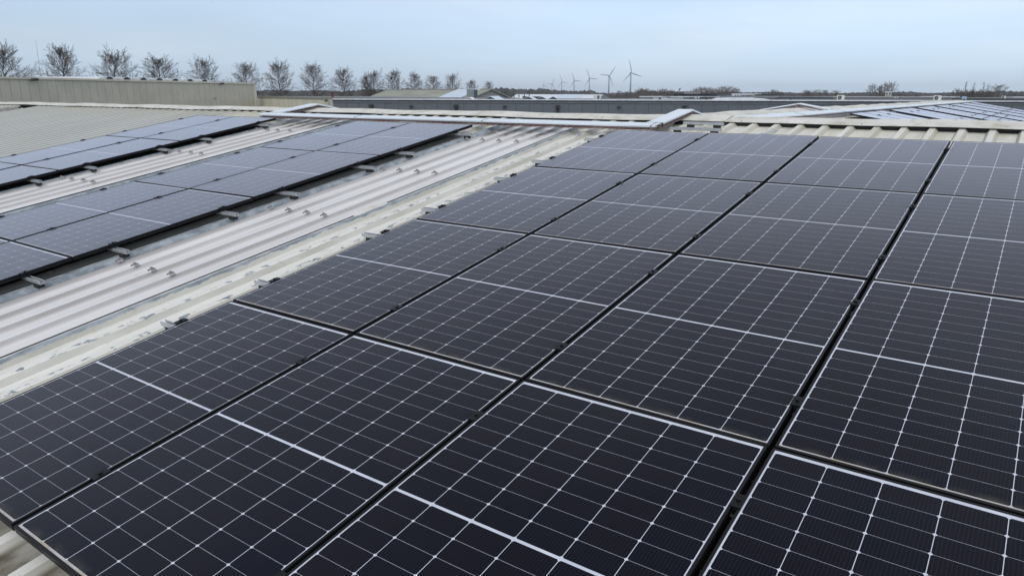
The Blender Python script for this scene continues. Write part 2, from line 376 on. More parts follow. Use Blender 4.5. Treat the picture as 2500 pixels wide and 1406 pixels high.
# folded ridge caps, in slightly sagging lengths
def ridge_cap(x0, x1, axis, lab, seed):
    r = random.Random(seed); b = MB(); n = max(4, int((x1 - x0) / .134)); prev = None
    for i in range(n + 1):
        x = x0 + (x1 - x0) * i / n
        wob = .006 * math.sin(x * 1.7 + seed) + .004 * math.sin(x * 4.3) ; e = (.018 * math.sin(x * .9 + 1.3 * seed))
        rr = []
        for side in (-1, 1):
            pass
        L_ = .30 + e
        pts = [(-L_, -math.tan(SL) * L_ + .001 + wob * .6), (-L_ - .001, -math.tan(SL) * L_ + .006 + wob * .6), (-L_ * .5, -math.tan(SL) * L_ * .5 + .010 + wob), (-.05, .006 + wob), (0, .014 + wob), (.05, .006 + wob), (L_ * .5, -math.tan(SL) * L_ * .5 + .010 + wob), (L_ + .001, -math.tan(SL) * L_ + .006 + wob * .6), (L_, -math.tan(SL) * L_ + .001 + wob * .6)]
        o = len(b.v)
        for a, z in pts:
            b.v.append((x, YR + a, ZR + z + .015) if axis == 'X' else (a, x, ZR + z + .015))
        if i:
            m_ = len(pts)
            for k in range(m_ - 1): b.f.append((o - m_ + k, o + k, o + k + 1, o - m_ + k + 1)); b.mi.append(0)
    # little bolts through the front leg
    k = x0 + .2
    while k < x1:
        a = -.26; z = ZR - math.tan(SL) * .26 + .012
        if axis == 'X': b.tube([(k, YR + a, z), (k, YR + a, z + .015)], .008, 6, 1)
        else: b.tube([(-a, k, z), (-a, k, z + .015)], .008, 6, 1)
        k += r.choice((.536, .804, 1.07))
    tag(child(b.build('ridge_cap', [M['cap'], M['steel']], smooth=False), Matrix.Identity(4)), lab)
xs = [-36, -28, -22, -16.2, -12.6, -9.4, -6.2, -3.1, .95, 4.05, 7.2, 12]
for i in range(len(xs) - 1):
    ridge_cap(xs[i], xs[i + 1] - .002, 'X', 'weathered cream ridge cap length on the main ridge', i)
def filler(z=0):
    b = MB(); b.box(-36, 12, YR - .05, YR + .05, ZR - .30, ZR - .035); return b
child(filler().build('ridge_beam', M['rubber']), Matrix.Identity(4))
b = MB(); b.box(-36, 12, 7.945, 7.985, VALLEY + .0015, RIBTOP + .006)  # black strip added as shade in the rib gaps under the ridge cap
child(b.build('gap_shade_strip', M['rubber']), RM)
# back slope of the main roof, and the wing with its own ridge (x = 0) running away from us
backM = Matrix.Translation((0, 2 * YR, 0)) @ Matrix.Scale(-1, 4, (0, 1, 0)) @ RM
tag(sheet('roof_sheet', profile(-36, 14, [-36 + P * k for k in range(1, 186)]), 0, V1, M['sheet2'], backM, 6), 'rear slope of the main roof behind the ridge')
WS = Vector((math.sin(SL), 0, math.cos(SL))); WV = Vector((-math.cos(SL), 0, math.sin(SL)))
WZ = ZR + .0
def wingM(y, x):          # frame on the wing's right slope: u along +y, v up towards the wing ridge, origin on the rib-top plane at distance x right of the ridge
    o = Vector((x, y, WZ - math.tan(SL) * x)) 
    return Matrix(((0, WV.x, WS.x, o.x), (1, WV.y, WS.y, o.y), (0, WV.z, WS.z, o.z), (0, 0, 0, 1)))
WL = 9.0
Mw = wingM(0, 0) @ Matrix.Translation((0, -WL, .1))
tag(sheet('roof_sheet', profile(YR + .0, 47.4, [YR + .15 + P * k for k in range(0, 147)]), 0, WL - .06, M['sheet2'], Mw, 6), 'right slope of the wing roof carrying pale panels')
Mw2 = Matrix.Scale(-1, 4, (1, 0, 0)) @ Mw
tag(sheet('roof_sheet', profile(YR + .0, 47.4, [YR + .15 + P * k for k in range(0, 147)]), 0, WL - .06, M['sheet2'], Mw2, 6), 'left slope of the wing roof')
ys = [YR + .2, 11.5, 14.6, 17.8, 21, 24.2, 27.5, 30.8, 34, 37.3, 40.6, 44, 47.5]
for i in range(len(ys) - 1): ridge_cap(ys[i], ys[i + 1] - .002, 'Y', 'weathered cream ridge cap length on the wing ridge', i + 20)
b = MB()      # verge trim and gable of the wing's far end
for s in (-1, 1):
    b.prism([(-.03, -.12), (.10, -.12), (.10, .03), (-.03, .03)], (0, 47.42, ZR), (s * 8.9, 47.42, ZR - 8.9 * math.tan(SL)), (0, 1, 0), (0, 0, 1))
child(b.build('verge_trim', M['alu']), Matrix.Identity(4))
# outer walls
b = MB()
y0 = -7 * math.cos(SL) + .2; z0 = -7 * math.sin(SL) - .25
b.box(-35.8, 13.8, y0, y0 + .2, -6.5, z0)
b.box(-35.8, -35.6, y0 + .21, 2 * YR - y0, -6.5, z0); b.box(13.6, 13.8, y0 + .21, 2 * YR - y0, -6.5, z0)
b.box(-35.8, -8.9, 2 * YR - y0 - .41, 2 * YR - y0 - .21, -6.5, z0 - .01); b.box(8.9, 13.6, 2 * YR - y0 - .41, 2 * YR - y0 - .21, -6.5, z0 - .01)
b.box(-8.6, -8.4, 2 * YR - y0, 47.2, -6.5, -.45); b.box(8.4, 8.6, 2 * YR - y0, 47.2, -6.5, -.45); b.box(-8.4, 8.4, 47.0, 47.19, -6.5, -.45)
child(b.build('wall', simple('grey_wall_cladding', (.32, .33, .33), .6)), Matrix.Identity(4))

# ------------------------------------------------------------------ solar panels
PW, PH = 1.134, 1.722
def make_panel(M0):
    root = empty('solar_panel', '', 'solar panel', M=M0)
    b = MB(); t = .011
    o = [(0, 0), (PW, 0), (PW, PH), (0, PH)]; i_ = [(t, t), (PW - t, t), (PW - t, PH - t), (t, PH - t)]; k_ = [(.03, .03), (PW - .03, .03), (PW - .03, PH - .03), (.03, PH - .03)]
    e = .0012
    oo = [(e, e), (PW - e, e), (PW - e, PH - e), (e, PH - e)]
    vs = [(x, y, -.032) for x, y in o] + [(x, y, -e) for x, y in o] + [(x, y, 0) for x, y in oo] + [(x, y, 0) for x, y in i_] + [(x, y, -.0025) for x, y in i_] + [(x, y, -.032) for x, y in k_] + [(x, y, -.030) for x, y in i_]
    fs = []
    for k in range(4):
        q = (k + 1) % 4
        for a, c in ((0, 4), (4, 8), (8, 12), (12, 16), (20, 0)): fs.append((a + k, a + q, c + q, c + k))
    b.add(vs, fs); b.build('frame', M['black'], root)
    g = MB(); g.box(t, PW - t, t, PH - t, -.007, -.002); g.build('glass', M['cells'], root)
    return root
panel0 = None
def put_panel(Mx, label, group):
    global panel0
    if panel0 is None:
        panel0 = make_panel(Mx); panel0['label'] = label; panel0['group'] = group; return panel0
    return dup(panel0, Mx, label, group)
CW, RP = 1.154, 1.734
arrays = [(0.0, 0.0, 4, 4, 'large near array', 'solar panels of the large near array'),
          (-4.474, 1.726 - RP, 2, 4, 'middle array', 'solar panels of the middle array'),
          (-8.759, 1.7654 - RP, 2, 4, 'far left array', 'solar panels of the far left array')]
for (u0, v0, nc, nr, nm, grp) in arrays:
    for c in range(nc):
        for r in range(nr):
            row = ['topmost row by the ridge', 'second row below the ridge', 'third row below the ridge', 'lowest row'][nr - 1 - r]
            cn = (['leftmost', 'second', 'third', 'rightmost'] if nc == 4 else ['left', 'right'])[c]
            near = nm == 'large near array'
            put_panel(roof(u0 + c * CW + .01 + rnd.uniform(-.0015, .0015), v0 + r * RP + .006, rnd.uniform(-.001, .001)) @ Matrix.Rotation(R(rnd.uniform(-.10, .10)), 4, 'X') @ Matrix.Rotation(R(rnd.uniform(-.14, .14)), 4, 'Y'),
                      ('dark' if near else 'greyish') + ' solar panel of the %s, %s column, %s' % (nm, cn, row), grp)

# clamps (one bolt each) and mounting rails
def make_clamp(Mx):
    root = empty('panel_clamp', '', 'clamp', M=Mx)
    b = MB(); b.box(-.021, .021, -.035, .035, .0015, .0075, b=.002); b.box(-.0085, .0085, -.034, .034, -.030, .0015); b.build('clamp_plate', M['black'], root)
    b = MB(); b.tube([(0, 0, .0075), (0, 0, .0145)], .0085, 10); b.build('bolt', M['black'], root)
    return root
cl0 = None
def put_clamp(Mx, label, group):
    global cl0
    if cl0 is None: cl0 = make_clamp(Mx); cl0['label'] = label; cl0['group'] = group; return
    dup(cl0, Mx, label, group)
def make_rail(L_, Mx, label, group):
    root = empty('mounting_rail', label, 'rail', group, Mx)
    b = MB(); b.prism([(-.018, 0), (.018, 0), (.018, .028), (.010, .028), (.010, .025), (.0145, .025), (.0145, .004), (-.0145, .004), (-.0145, .025), (-.010, .025), (-.010, .028), (-.018, .028)], (0, 0, 0), (L_, 0, 0), (0, 1, 0), (0, 0, 1))
    b.build('channel', M['alu'], root)
    for x in (.05, L_ - .12):
        b = MB(); b.box(x, x + .08, -.024, .024, -.037, -.0005); b.build('rubber_pad', M['rubber'], root)
    return root
for (u0, v0, nc, nr, nm, grp) in arrays:
    vs = []
    for r in range(nr):
        vs += [v0 + r * RP + .34, v0 + r * RP + 1.385]
    for i, v in enumerate(vs):
        o = len(vs) - 1 - i
        for c in range(nc + 1):
            where = 'left edge' if c == 0 else 'right edge' if c == nc else ('middle gap' if nc == 2 else 'gap right of %s column' % ORD[c - 1])
            du = -.0105 if c == 0 else (.0105 if c == nc else 0)
            put_clamp(roof(u0 + c * CW + du + (.01 if c == 0 else -.01 if c == nc else 0), v + rnd.uniform(-.006, .006), 0) @ Matrix.Rotation(rnd.uniform(-.05, .05), 4, 'Z'),
                      'black clamp on %s, %s, %s down from ridge' % (nm, where, ORD[o]), 'black clamps holding down the panels')
        e0, e1 = (-.235, .23) if nm == 'large near array' else (-.10, .23)
        make_rail(nc * CW + e1 - e0, roof(u0 + e0 + rnd.uniform(-.02, .02), v + rnd.uniform(-.01, .01) - (.0), -.0625), 'silver rail with its end sticking out beside the %s, %s from the ridge' % (nm, ORD[o]), 'aluminium rails under the panels')

# wing arrays: three columns each, two upper rows in view
ay = [14.6 + 4.42 * k for k in range(7)]
for k, y in enumerate(ay):
    for c in range(3):
        for r in range(2):
            if y + (c + 1) * CW > 47: continue
            Mx = wingM(y + c * CW, .95) @ Matrix.Translation((0, -(r + 1) * RP, .105))
            put_panel(Mx, 'pale solar panel on rear wing roof, %s group behind ridge, %s column, %s row' % (ORD[k], ORD[c], ['upper', 'lower'][r]), 'solar panels on the rear wing roof')
    for r in range(2):
        for q in (.34, 1.385):
            for c in range(4):
                if c in (0, 3) or k > 3 : continue
                Mx = wingM(y + c * CW - .01, .95) @ Matrix.Translation((0, -(r + 1) * RP + q, .105)) @ Matrix.Scale(1.2, 4)
                put_clamp(Mx, 'tiny dark clamp, rear wing roof, %s panel group, %s gap, %s from its top' % (ORD[k], ORD[c - 1], ORD[(1 - r) * 0 + r * 2 + (0 if q > 1 else 1)]), 'clamps on the rear wing panels')

# ------------------------------------------------------------------ cable trays
def tray(name_label, pts, wd, hgt, side, up_, lidseg=3.0, grp='covered cable trays', supports=True):
    # pts: centre line of the lid; side: unit vector across; up_: list of unit ups
    root = empty('cable_tray', name_label, 'cable tray', grp, Matrix.Translation(pts[0]))
    o0 = Vector(pts[0]); S = Vector(side)
    for i in range(len(pts) - 1):
        a, b_ = Vector(pts[i]) - o0, Vector(pts[i + 1]) - o0; d = (b_ - a); L_ = d.length; d.normalize(); U = S.cross(d); U = U if U.z > 0 else -U
        n = max(1, round(L_ / lidseg))
        for k in range(n):
            p, q = a + d * (L_ * k / n), a + d * (L_ * (k + 1) / n - .006)
            b = MB(); h = wd / 2
            b.prism([(-h, -.018), (-h, 0), (-h + .012, .003), (h - .012, .003), (h, 0), (h, -.018), (h - .002, -.018), (h - .002, -.002), (-h + .002, -.002), (-h + .002, -.018)], p, q, S, U)
            b.build('tray_lid', M['tray'], root)
            # fixing strap over the joint
            if L_ > 1.2:
                b = MB(); b.prism([(-h - .004, -hgt - .01), (-h - .004, .006), (h + .004, .006), (h + .004, -hgt - .01), (h + .002, -hgt - .01), (h + .002, .004), (-h - .002, .004), (-h - .002, -hgt - .01)], q - d * .06, q - d * .045, S, U)
                b.build('strap', M['wire'], root)
        b = MB(); h = wd / 2 - .004
        for sx in (-h, h):
            for zz in (-.03, -hgt): b.tube([a + S * sx + U * zz, b_ + S * sx + U * zz], .0028, 4)
        for sx in (-h / 3, h / 3): b.tube([a + S * sx - U * hgt, b_ + S * sx - U * hgt], .0028, 4)
        m = int(L_ / .1)
        for k in range(m):
            c = a + d * (.05 + k * .1)
            b.tube([c - S * h - U * .02, c - S * h - U * hgt, c + S * h - U * hgt, c + S * h - U * .02], .0022, 4)
        b.build('wire_basket', M['wire'], root)
    return root
def cable(pts, r, mat, label, S, U, seed, off=(0, 0)):
    rr = random.Random(seed); path = []
    for i in range(len(pts) - 1):
        a, b_ = Vector(pts[i]), Vector(pts[i + 1]); n = max(2, int((b_ - a).length / .25))
        for k in range(n + (1 if i == len(pts) - 2 else 0)):
            p = a.lerp(b_, k / n); path.append(p + Vector(S) * (off[0] + rr.uniform(-.012, .012)) + Vector(U) * (off[1] + rr.uniform(0, .010)))
    b = MB(); b.tube(path, r, 6)
    o = b.build('cable', mat); tag(o, label, 'cable', 'cables lying in the trays'); return o
rv = lambda u, v, w: tuple(RM @ Vector((u, v, w)))
SV = tuple(RM.to_3x3() @ Vector((0, 1, 0))); UV = tuple(RM.to_3x3() @ Vector((0, 0, 1)))
TY = 7.20
main = [rv(-7.15, TY, .016), rv(.42, TY, .016)]
tray('long pale lidded cable tray lying along the top of the panels below the ridge', main, .175, .062, SV, None)
def crossing(x0, x1, lab):
    xc = (x0 + x1) / 2; wd = x1 - x0
    a = rv(xc, TY + .13, .012); pk = Vector((xc, YR, ZR + .10)); b_ = Vector((xc, YR + 1.2, ZR + .10 - 1.2 * math.tan(SL)))
    tray(lab, [a, tuple(pk), tuple(b_)], wd, .058, (1, 0, 0), None)
    return [a, tuple(pk), tuple(b_)]
c1 = crossing(.21, .42, 'wide pale lidded cable tray climbing over the main ridge near the middle of the photo')
c2 = crossing(-7.11, -6.87, 'pale lidded cable tray climbing over the main ridge above the far left array')
for j in range(4):
    cable(main, .0065, M['red'] if j % 2 == 0 else M['cableblack'], ('dark red' if j % 2 == 0 else 'black') + ' cable in the long tray, %s from the panels' % ORD[j], SV, UV, j, (-.075 + .03 * j, -.048))
for q, (cc, nm) in enumerate(((c1, 'middle'), (c2, 'left'))):
    for j in range(3):
        cable(cc, .007, M['cableblack'] if j == 1 else M['red'], ('black' if j == 1 else 'dark red') + ' cable in the tray over the ridge at the %s, %s from its right' % (nm, ORD[j]), (1, 0, 0), UV, 10 + j + q * 5, (.09 - .03 * j, -.055))
wx = .74
wt = [tuple(wingM(y, wx) @ Vector((0, 0, .115))) for y in (8.9, 47.0)]
tray('pale lidded cable tray running beside the rear wing ridge above the pale panels', wt, .20, .058, tuple(-WV), None, 3.0)
pkz = ZR + .12
tray('pale lidded cable tray crossing the rear wing ridge like a low tent', [(-2.6, 14.65, pkz - 2.6 * math.tan(SL)), (0, 14.65, pkz), (.62, 14.65, pkz - .62 * math.tan(SL))], .2, .058, (0, 1, 0), None)
cable(wt, .012, M['red'], 'dark red cable in the rear wing tray', tuple(-WV), tuple(WS), 31, (.06, -.05))
cable([(-2.6, 14.65, pkz - 2.6 * math.tan(SL)), (0, 14.65, pkz), (.62, 14.65, pkz - .62 * math.tan(SL))], .012, M['red'], 'dark red cable in the tray crossing the rear wing ridge', (0, 1, 0), (0, 0, 1), 33, (-.08, -.06))
# two spare rail pieces lying by the tray
for j, (u, v, L_) in enumerate(((.52, 7.30, .62), (.55, 7.62, .50))):
    make_rail(L_, roof(u, v, -.0625), 'short loose aluminium rail piece right of the middle tray, %s the ridge cap' % ('farther from' if j == 0 else 'tucked under'), 'loose rail pieces')

# ------------------------------------------------------------------ ground
b = MB(); b.add([(-14000, -3000, -6.5), (14000, -3000, -6.5), (14000, 16000, -6.5), (-14000, 16000, -6.5)], [(0, 1, 2, 3)])
gm = Mat('fields_and_yards', rough=.95); g_ = gm.mix(gm.rng(gm.noise(.004, detail=6), .4, .6), (.05, .062, .03), (.085, .085, .06))
gm.setc(g_)
tag(b.build('ground', gm.m), kind='structure')
b = MB(); b.add([(-60, 16, -6.496), (60, 16, -6.496), (60, 130, -6.496), (-60, 130, -6.496)], [(0, 1, 2, 3)])
tag(b.build('yard', simple('asphalt_yard', (.05, .05, .052), .9, 0, .2, 1)), kind='structure')

# ------------------------------------------------------------------ neighbouring buildings
GZ = -6.5
def wall_with_seams(b, a, c, z0, z1, step, thick=.3, gap=.02, m=0, seam=1):
    a, c = Vector(a[:2]), Vector(c[:2]); d = c - a; L_ = d.length; d.normalize(); n = int(L_ / step)
    nrm = Vector((-d.y, d.x))
    for k in range(n + 1):
        s0 = k * step + gap / 2; s1 = min(L_, (k + 1) * step - gap / 2)
        if s1 - s0 > .01: b.slab(a + d * s0, a + d * s1, thick * .5, z0, z1, m)
    b.slab(a + nrm * .06, c + nrm * .06, thick, z0, z1 - .01, seam)
beige = simple('beige_panel_cladding', (.47, .445, .36), .55, 0, .08, .6)
beige2 = simple('pale_beige_cladding', (.56, .53, .42), .6, 0, .12, .8, (1, 1, .15))
dseam = simple('dark_joint', (.10, .10, .085), .8)
greyw = simple('slate_grey_cladding', (.095, .108, .122), .5, 0, .06, .5)
gseam = simple('dark_grey_joint', (.045, .05, .06), .7)
whitec = simple('white_coping', (.62, .65, .68), .5)
darkc = simple('dark_fascia', (.02, .025, .035), .6)
roofg = simple('grey_roof_felt', (.16, .175, .185), .8, 0, .15, .2)
glassl = simple('pale_blue_polycarbonate', (.50, .58, .66), .3, 0, .08, 1)

# tall beige hall on the left
B0 = at(-330, 187, 62); B1 = at(619, 206, 114); BZ = C0.z + 1.50
B0.z = B1.z = 0
root = empty('industrial_hall', 'tall beige hall with vertical cladding behind the left end of the roof', 'building', M=Matrix.Translation((B1.x, B1.y, GZ)))
def par(o, root): o.parent = root; o.matrix_parent_inverse = root.matrix_world.inverted(); return o
b = MB(); wall_with_seams(b, B0, B1, GZ, BZ - .12, 1.12, .4, .035)
par(b.build('wall', [beige, dseam]), root)
dd = (Vector(B1[:2]) - Vector(B0[:2])).normalized(); nn = Vector((-dd.y, dd.x))
b = MB(); b.slab(Vector(B0[:2]) - nn * .12, Vector(B1[:2]) - nn * .12 + dd * .1, 1.0, BZ - .12, BZ + .1); par(b.build('coping', beige2), root)
b = MB(); e0 = Vector(B1[:2]) - nn * .1; b.slab(e0, e0 + dd * .45, 9, GZ, BZ - .13); par(b.build('corner_trim', beige2), root)
b = MB(); q0 = Vector(B0[:2]) + nn * .9; q1 = Vector(B1[:2]) + nn * .9; b.slab(q0, q1, 30, BZ - .4, BZ - .1); par(b.build('roof', roofg), root)
# barrel rooflights with dark ends along its roof edge
Ld = (Vector(B1[:2]) - Vector(B0[:2])).length
def along_px(px, A, Bv, z):     # point on segment A->B seen at column px
    best = None
    for i in range(801):
        p = A.lerp(Bv, i / 800); rel = Vector((p.x, p.y, z)) - C0
        x = CX + F * rel.dot(RIGHT) / rel.dot(FWD)
        if best is None or abs(x - px) < best[0]: best = (abs(x - px), p)
    return best[1]
for px in (272, 314, 354, 394, 432, 468, 504):
    p = along_px(px, Vector(B0[:2]).to_3d(), Vector(B1[:2]).to_3d(), BZ) + nn.to_3d() * .3
    rl = MB(); wd = 1.9
    prof = [(wd * math.cos(t), .42 * math.sin(t)) for t in [math.pi * k / 8 for k in range(9)]]
    rl.prism(prof, (p.x, p.y, BZ), (p.x + nn.x * 10, p.y + nn.y * 10, BZ), (dd.x, dd.y, 0), (0, 0, 1))
    o = par(rl.build('rooflight', whitec), root)
    e = MB(); e.prism([(a * .26, .05 + c * .8) for a, c in prof], (p.x - nn.x * .15, p.y - nn.y * .15, BZ), (p.x - nn.x * .02, p.y - nn.y * .02, BZ), (dd.x, dd.y, 0), (0, 0, 1)); o2 = e.build('rooflight_end', darkc, o)
tag(root)
lampm = simple('dark_lamp_housing', (.03, .032, .035), .5)
def flood(px, py, A, Bv, z, label, s=1., side=None, m=lampm):
    p = along_px(px, Vector(A[:2]).to_3d(), Vector(Bv[:2]).to_3d(), z); d = (Vector(Bv[:2]) - Vector(A[:2])).normalized(); n_ = Vector((-d.y, d.x)) * -1
    r = empty('floodlight', label, 'floodlight', 'floodlights on the neighbouring walls', Matrix.Translation((p.x + n_.x * .02, p.y + n_.y * .02, z)) @ Matrix.Rotation(math.atan2(d.y, d.x), 4, 'Z'))
    b = MB(); b.box(-.08 * s, .08 * s, -.32 * s, 0, -.03 * s, .03 * s); b.build('arm', m, r)
    b = MB(); b.prism([(-.34 * s, -.16 * s), (.34 * s, -.10 * s), (.36 * s, .14 * s), (-.30 * s, .08 * s)], (0, -.55 * s, 0), (0, -.28 * s, .05 * s), (1, 0, 0), (0, 0, 1)); b.build('lamp_head', m, r)
    return r
flood(77, 197, B0, B1, BZ - .15, 'dark floodlight at the top of the tall beige hall, far left', 1.0)
flood(537, 207, B0, B1, BZ - .15, 'dark floodlight at the top of the beige hall near its right corner', .9)
flood(522, 252, B0, B1, BZ - 2.2, 'small grey floodlight low on the beige hall near its right corner', .7, m=simple('grey_lamp', (.25, .25, .24), .5))

# lower beige building
D0 = at(600, 234, 127); D1 = at(812, 238, 88); DZ = 1.13
root = empty('low_beige_hall', 'low pale beige hall between the tall beige hall and the grey wall', 'building', M=Matrix.Translation((D1.x, D1.y, GZ)))
b = MB(); wall_with_seams(b, D0, D1, GZ, DZ - .25, .55, .4, .03); par(b.build('wall', [beige2, simple('beige_joint', (.24, .23, .18), .8)]), root)
d2 = (Vector(D1[:2]) - Vector(D0[:2])).normalized(); n2 = Vector((-d2.y, d2.x))
b = MB(); b.slab(Vector(D0[:2]) - n2 * .1, Vector(D1[:2]) - n2 * .1 + d2 * 3, .9, DZ - .25, DZ); par(b.build('coping', simple('weathered_coping', (.22, .21, .17), .7)), root)
b = MB(); b.slab(Vector(D0[:2]) + n2 * .8, Vector(D1[:2]) + n2 * .8 + d2 * 3, 24, DZ - .5, DZ - .05); par(b.build('roof', roofg), root)
b = MB(); e0 = Vector(D1[:2]) - n2 * .12 - d2 * 1.6; b.slab(e0, e0 + d2 * 1.6, .2, GZ, DZ - .26); par(b.build('corner_trim', simple('cream_trim', (.46, .44, .36), .6)), root)
flood(803, 241, D0, D1, DZ - .45, 'small dark floodlight at the top of the low beige hall beside the grey wall', .8)
flood(802, 252, D0, D1, DZ - 1.3, 'tiny grey lamp under the floodlight on the low beige hall', .5)
# red flue
p = at(811.5, 233, 92); r_ = empty('flue', 'short dark red chimney standing on the low beige hall roof', 'chimney', M=Matrix.Translation((p.x, p.y, DZ - .05)))
b = MB(); b.tube([(0, 0, 0), (0, 0, .62)], .15, 10); b.build('pipe', simple('rust_red', (.14, .02, .015), .7), r_)
b = MB(); b.box(-.2, .2, -.2, .2, .62, .70); b.build('flue_cap', simple('rust_dark', (.10, .02, .015), .7), r_)

# grey hall behind the ridge
G0 = at(813, 243, 57.6); G1 = at(2720, 250, 56); HZ = 1.15
root = empty('grey_hall', 'long slate grey hall with white roof edge across the whole view behind the ridge', 'building', M=Matrix.Translation((G0.x, G0.y, GZ)))
b = MB(); wall_with_seams(b, G0, G1, GZ, HZ - .27, 1.05, .4, .022); par(b.build('wall', [greyw, gseam]), root)
d3 = (Vector(G1[:2]) - Vector(G0[:2])).normalized(); n3 = Vector((-d3.y, d3.x))
g0 = Vector(G0[:2]); g1 = Vector(G1[:2])
b = MB(); b.slab(g0 - n3 * .06, g1 - n3 * .06, .3, HZ - .27, HZ - .125); par(b.build('trim_band', simple('grey_trim', (.12, .13, .145), .55)), root)
b = MB(); b.slab(g0 - n3 * .12, g1 - n3 * .12, .3, HZ - .125, HZ - .045); par(b.build('fascia', darkc), root)
b = MB(); b.slab(g0 - n3 * .14, g1 - n3 * .14, .45, HZ - .044, HZ + .03); par(b.build('coping', whitec), root)
b = MB(); b.slab(g0 + n3 * .32, g1 + n3 * .32, 28, HZ - .4, HZ - .06); par(b.build('roof', roofg), root)
def along(px, z=HZ): return along_px(px, g0.to_3d(), g1.to_3d(), z)
A3 = math.atan2(d3.y, d3.x)
# sawtooth rooflights at the roof edge
for k, px in enumerate((1196, 1290, 1322, 1351)):
    p = along(px); o = Vector((p.x, p.y, 0)) + n3.to_3d() * .5; hw = .55
    rl = MB(); rl.prism([(-hw, -.02), (0, .26), (hw, -.02)], (o.x, o.y, HZ), (o.x + n3.x * 9, o.y + n3.y * 9, HZ), (d3.x, d3.y, 0), (0, 0, 1)); oo = par(rl.build('rooflight', glassl), root)
    e = MB(); e.prism([(-hw * .9, 0), (0, .22), (hw * .9, 0)], (o.x - n3.x * .06, o.y - n3.y * .06, HZ), (o.x - n3.x * .01, o.y - n3.y * .01, HZ), (d3.x, d3.y, 0), (0, 0, 1)); e.build('rooflight_end', darkc, oo)
pipem = simple('black_plastic', (.015, .016, .02), .45)
for k, px in enumerate((905, 1114, 1363, 1673)):
    p = along(px) - n3.to_3d() * .16
    r_ = empty('downpipe', 'black downpipe with hopper on the grey wall, %s from the left' % ORD[k], 'downpipe', 'black downpipes on the grey hall', Matrix.Translation((p.x, p.y, GZ)) @ Matrix.Rotation(A3, 4, 'Z'))
    tz = HZ - .42 - GZ
    b = MB(); b.tube([(0, 0, 0), (0, 0, tz - .2)], .095, 8); b.build('pipe', pipem, r_)
    b = MB(); b.prism([(-.10, 0), (.10, 0), (.16, .10), (.16, .24), (-.16, .24), (-.16, .10)], (0, -.14, tz - .22), (0, .14, tz - .22), (1, 0, 0), (0, 0, 1)); b.build('hopper', pipem, r_)
for px, t in ((1005, 'between the two left downpipes'), (1233, 'left of the third downpipe'), (1510, 'between the two right downpipes')):
    flood(px, 0, G0, G1, HZ - .52, 'small dark floodlight on the grey wall ' + t, .42)
p = along(1861) - n3.to_3d() * .02
b = MB(); b.box(-.3, .3, -.05, 0, -.1, .1); [b.box(-.26, .26, -.07, -.05, -.075 + .05 * k, -.055 + .05 * k) for k in range(4)]
o = b.build('wall_vent', lampm); o.matrix_world = Matrix.Translation((p.x, p.y, HZ - .78)) @ Matrix.Rotation(A3, 4, 'Z'); tag(o, 'dark louvred vent in the grey wall behind the tent-like tray', 'vent')

# rooftop equipment
acm = simple('white_ac_casing', (.60, .60, .57), .5); fanm = simple('dark_fan_grille', (.05, .055, .05), .6)
def ac_unit(px, py, depth, wpx, label, yaw=0., grp='air conditioning units on the flat roofs', fans=1, z=None):
    p = at(px, py, depth); wd = wpx * depth / F; h = wd * .72
    z = p.z if z is None else z
    d = (p - C0); a = math.atan2(d.y, d.x) - math.pi / 2 + yaw
    r = empty('ac_unit', label, 'air conditioner', grp, Matrix.Translation((p.x, p.y, z)) @ Matrix.Rotation(a, 4, 'Z'))
    b = MB(); b.box(-wd / 2, wd / 2, -.18, .18, .05, h, b=.02); b.box(-wd * .4, -wd * .3, -.16, .16, 0, .05); b.box(wd * .3, wd * .4, -.16, .16, 0, .05); b.build('casing', acm, r)
    for k in range(fans):
        cx_ = (-wd * .13) if fans == 1 else (-wd * .25 + k * wd * .5)
        b = MB(); b.tube([(cx_, -.2, h * .52), (cx_, -.18, h * .52)], h * .36 if fans == 1 else wd * .2, 16); g_ = b.build('fan', fanm, r)
        b = MB(); b.tube([(cx_, -.215, h * .52), (cx_, -.2, h * .52)], h * .08, 8); b.build('fan_hub', acm, g_)
    return r
ac_unit(2052, 244, 66, 17, 'white air conditioner with one round fan, left one of the two big roof units', z=HZ - .05)
ac_unit(2288, 244, 66, 17, 'white air conditioner with one round fan on the flat roof beside the wing ridge end', z=HZ - .05)
ac_unit(2168, 235, 95, 14, 'pale double air conditioner with two dark square fans below the tree clump', fans=2)
ac_unit(1458, 242, 64, 16, 'grey air conditioning box with dark slots right of the white sheds', .9, z=HZ - .05)
ac_unit(1701, 241.5, 75, 8, 'small pale roof fan box with dark sides near the middle right', .6)
ac_unit(2450, 241.5, 80, 9, 'small pale air conditioner at the far right of the flat roof')
ac_unit(2187, 240.5, 80, 6, 'tiny white vent box right of the double air conditioner', .5)
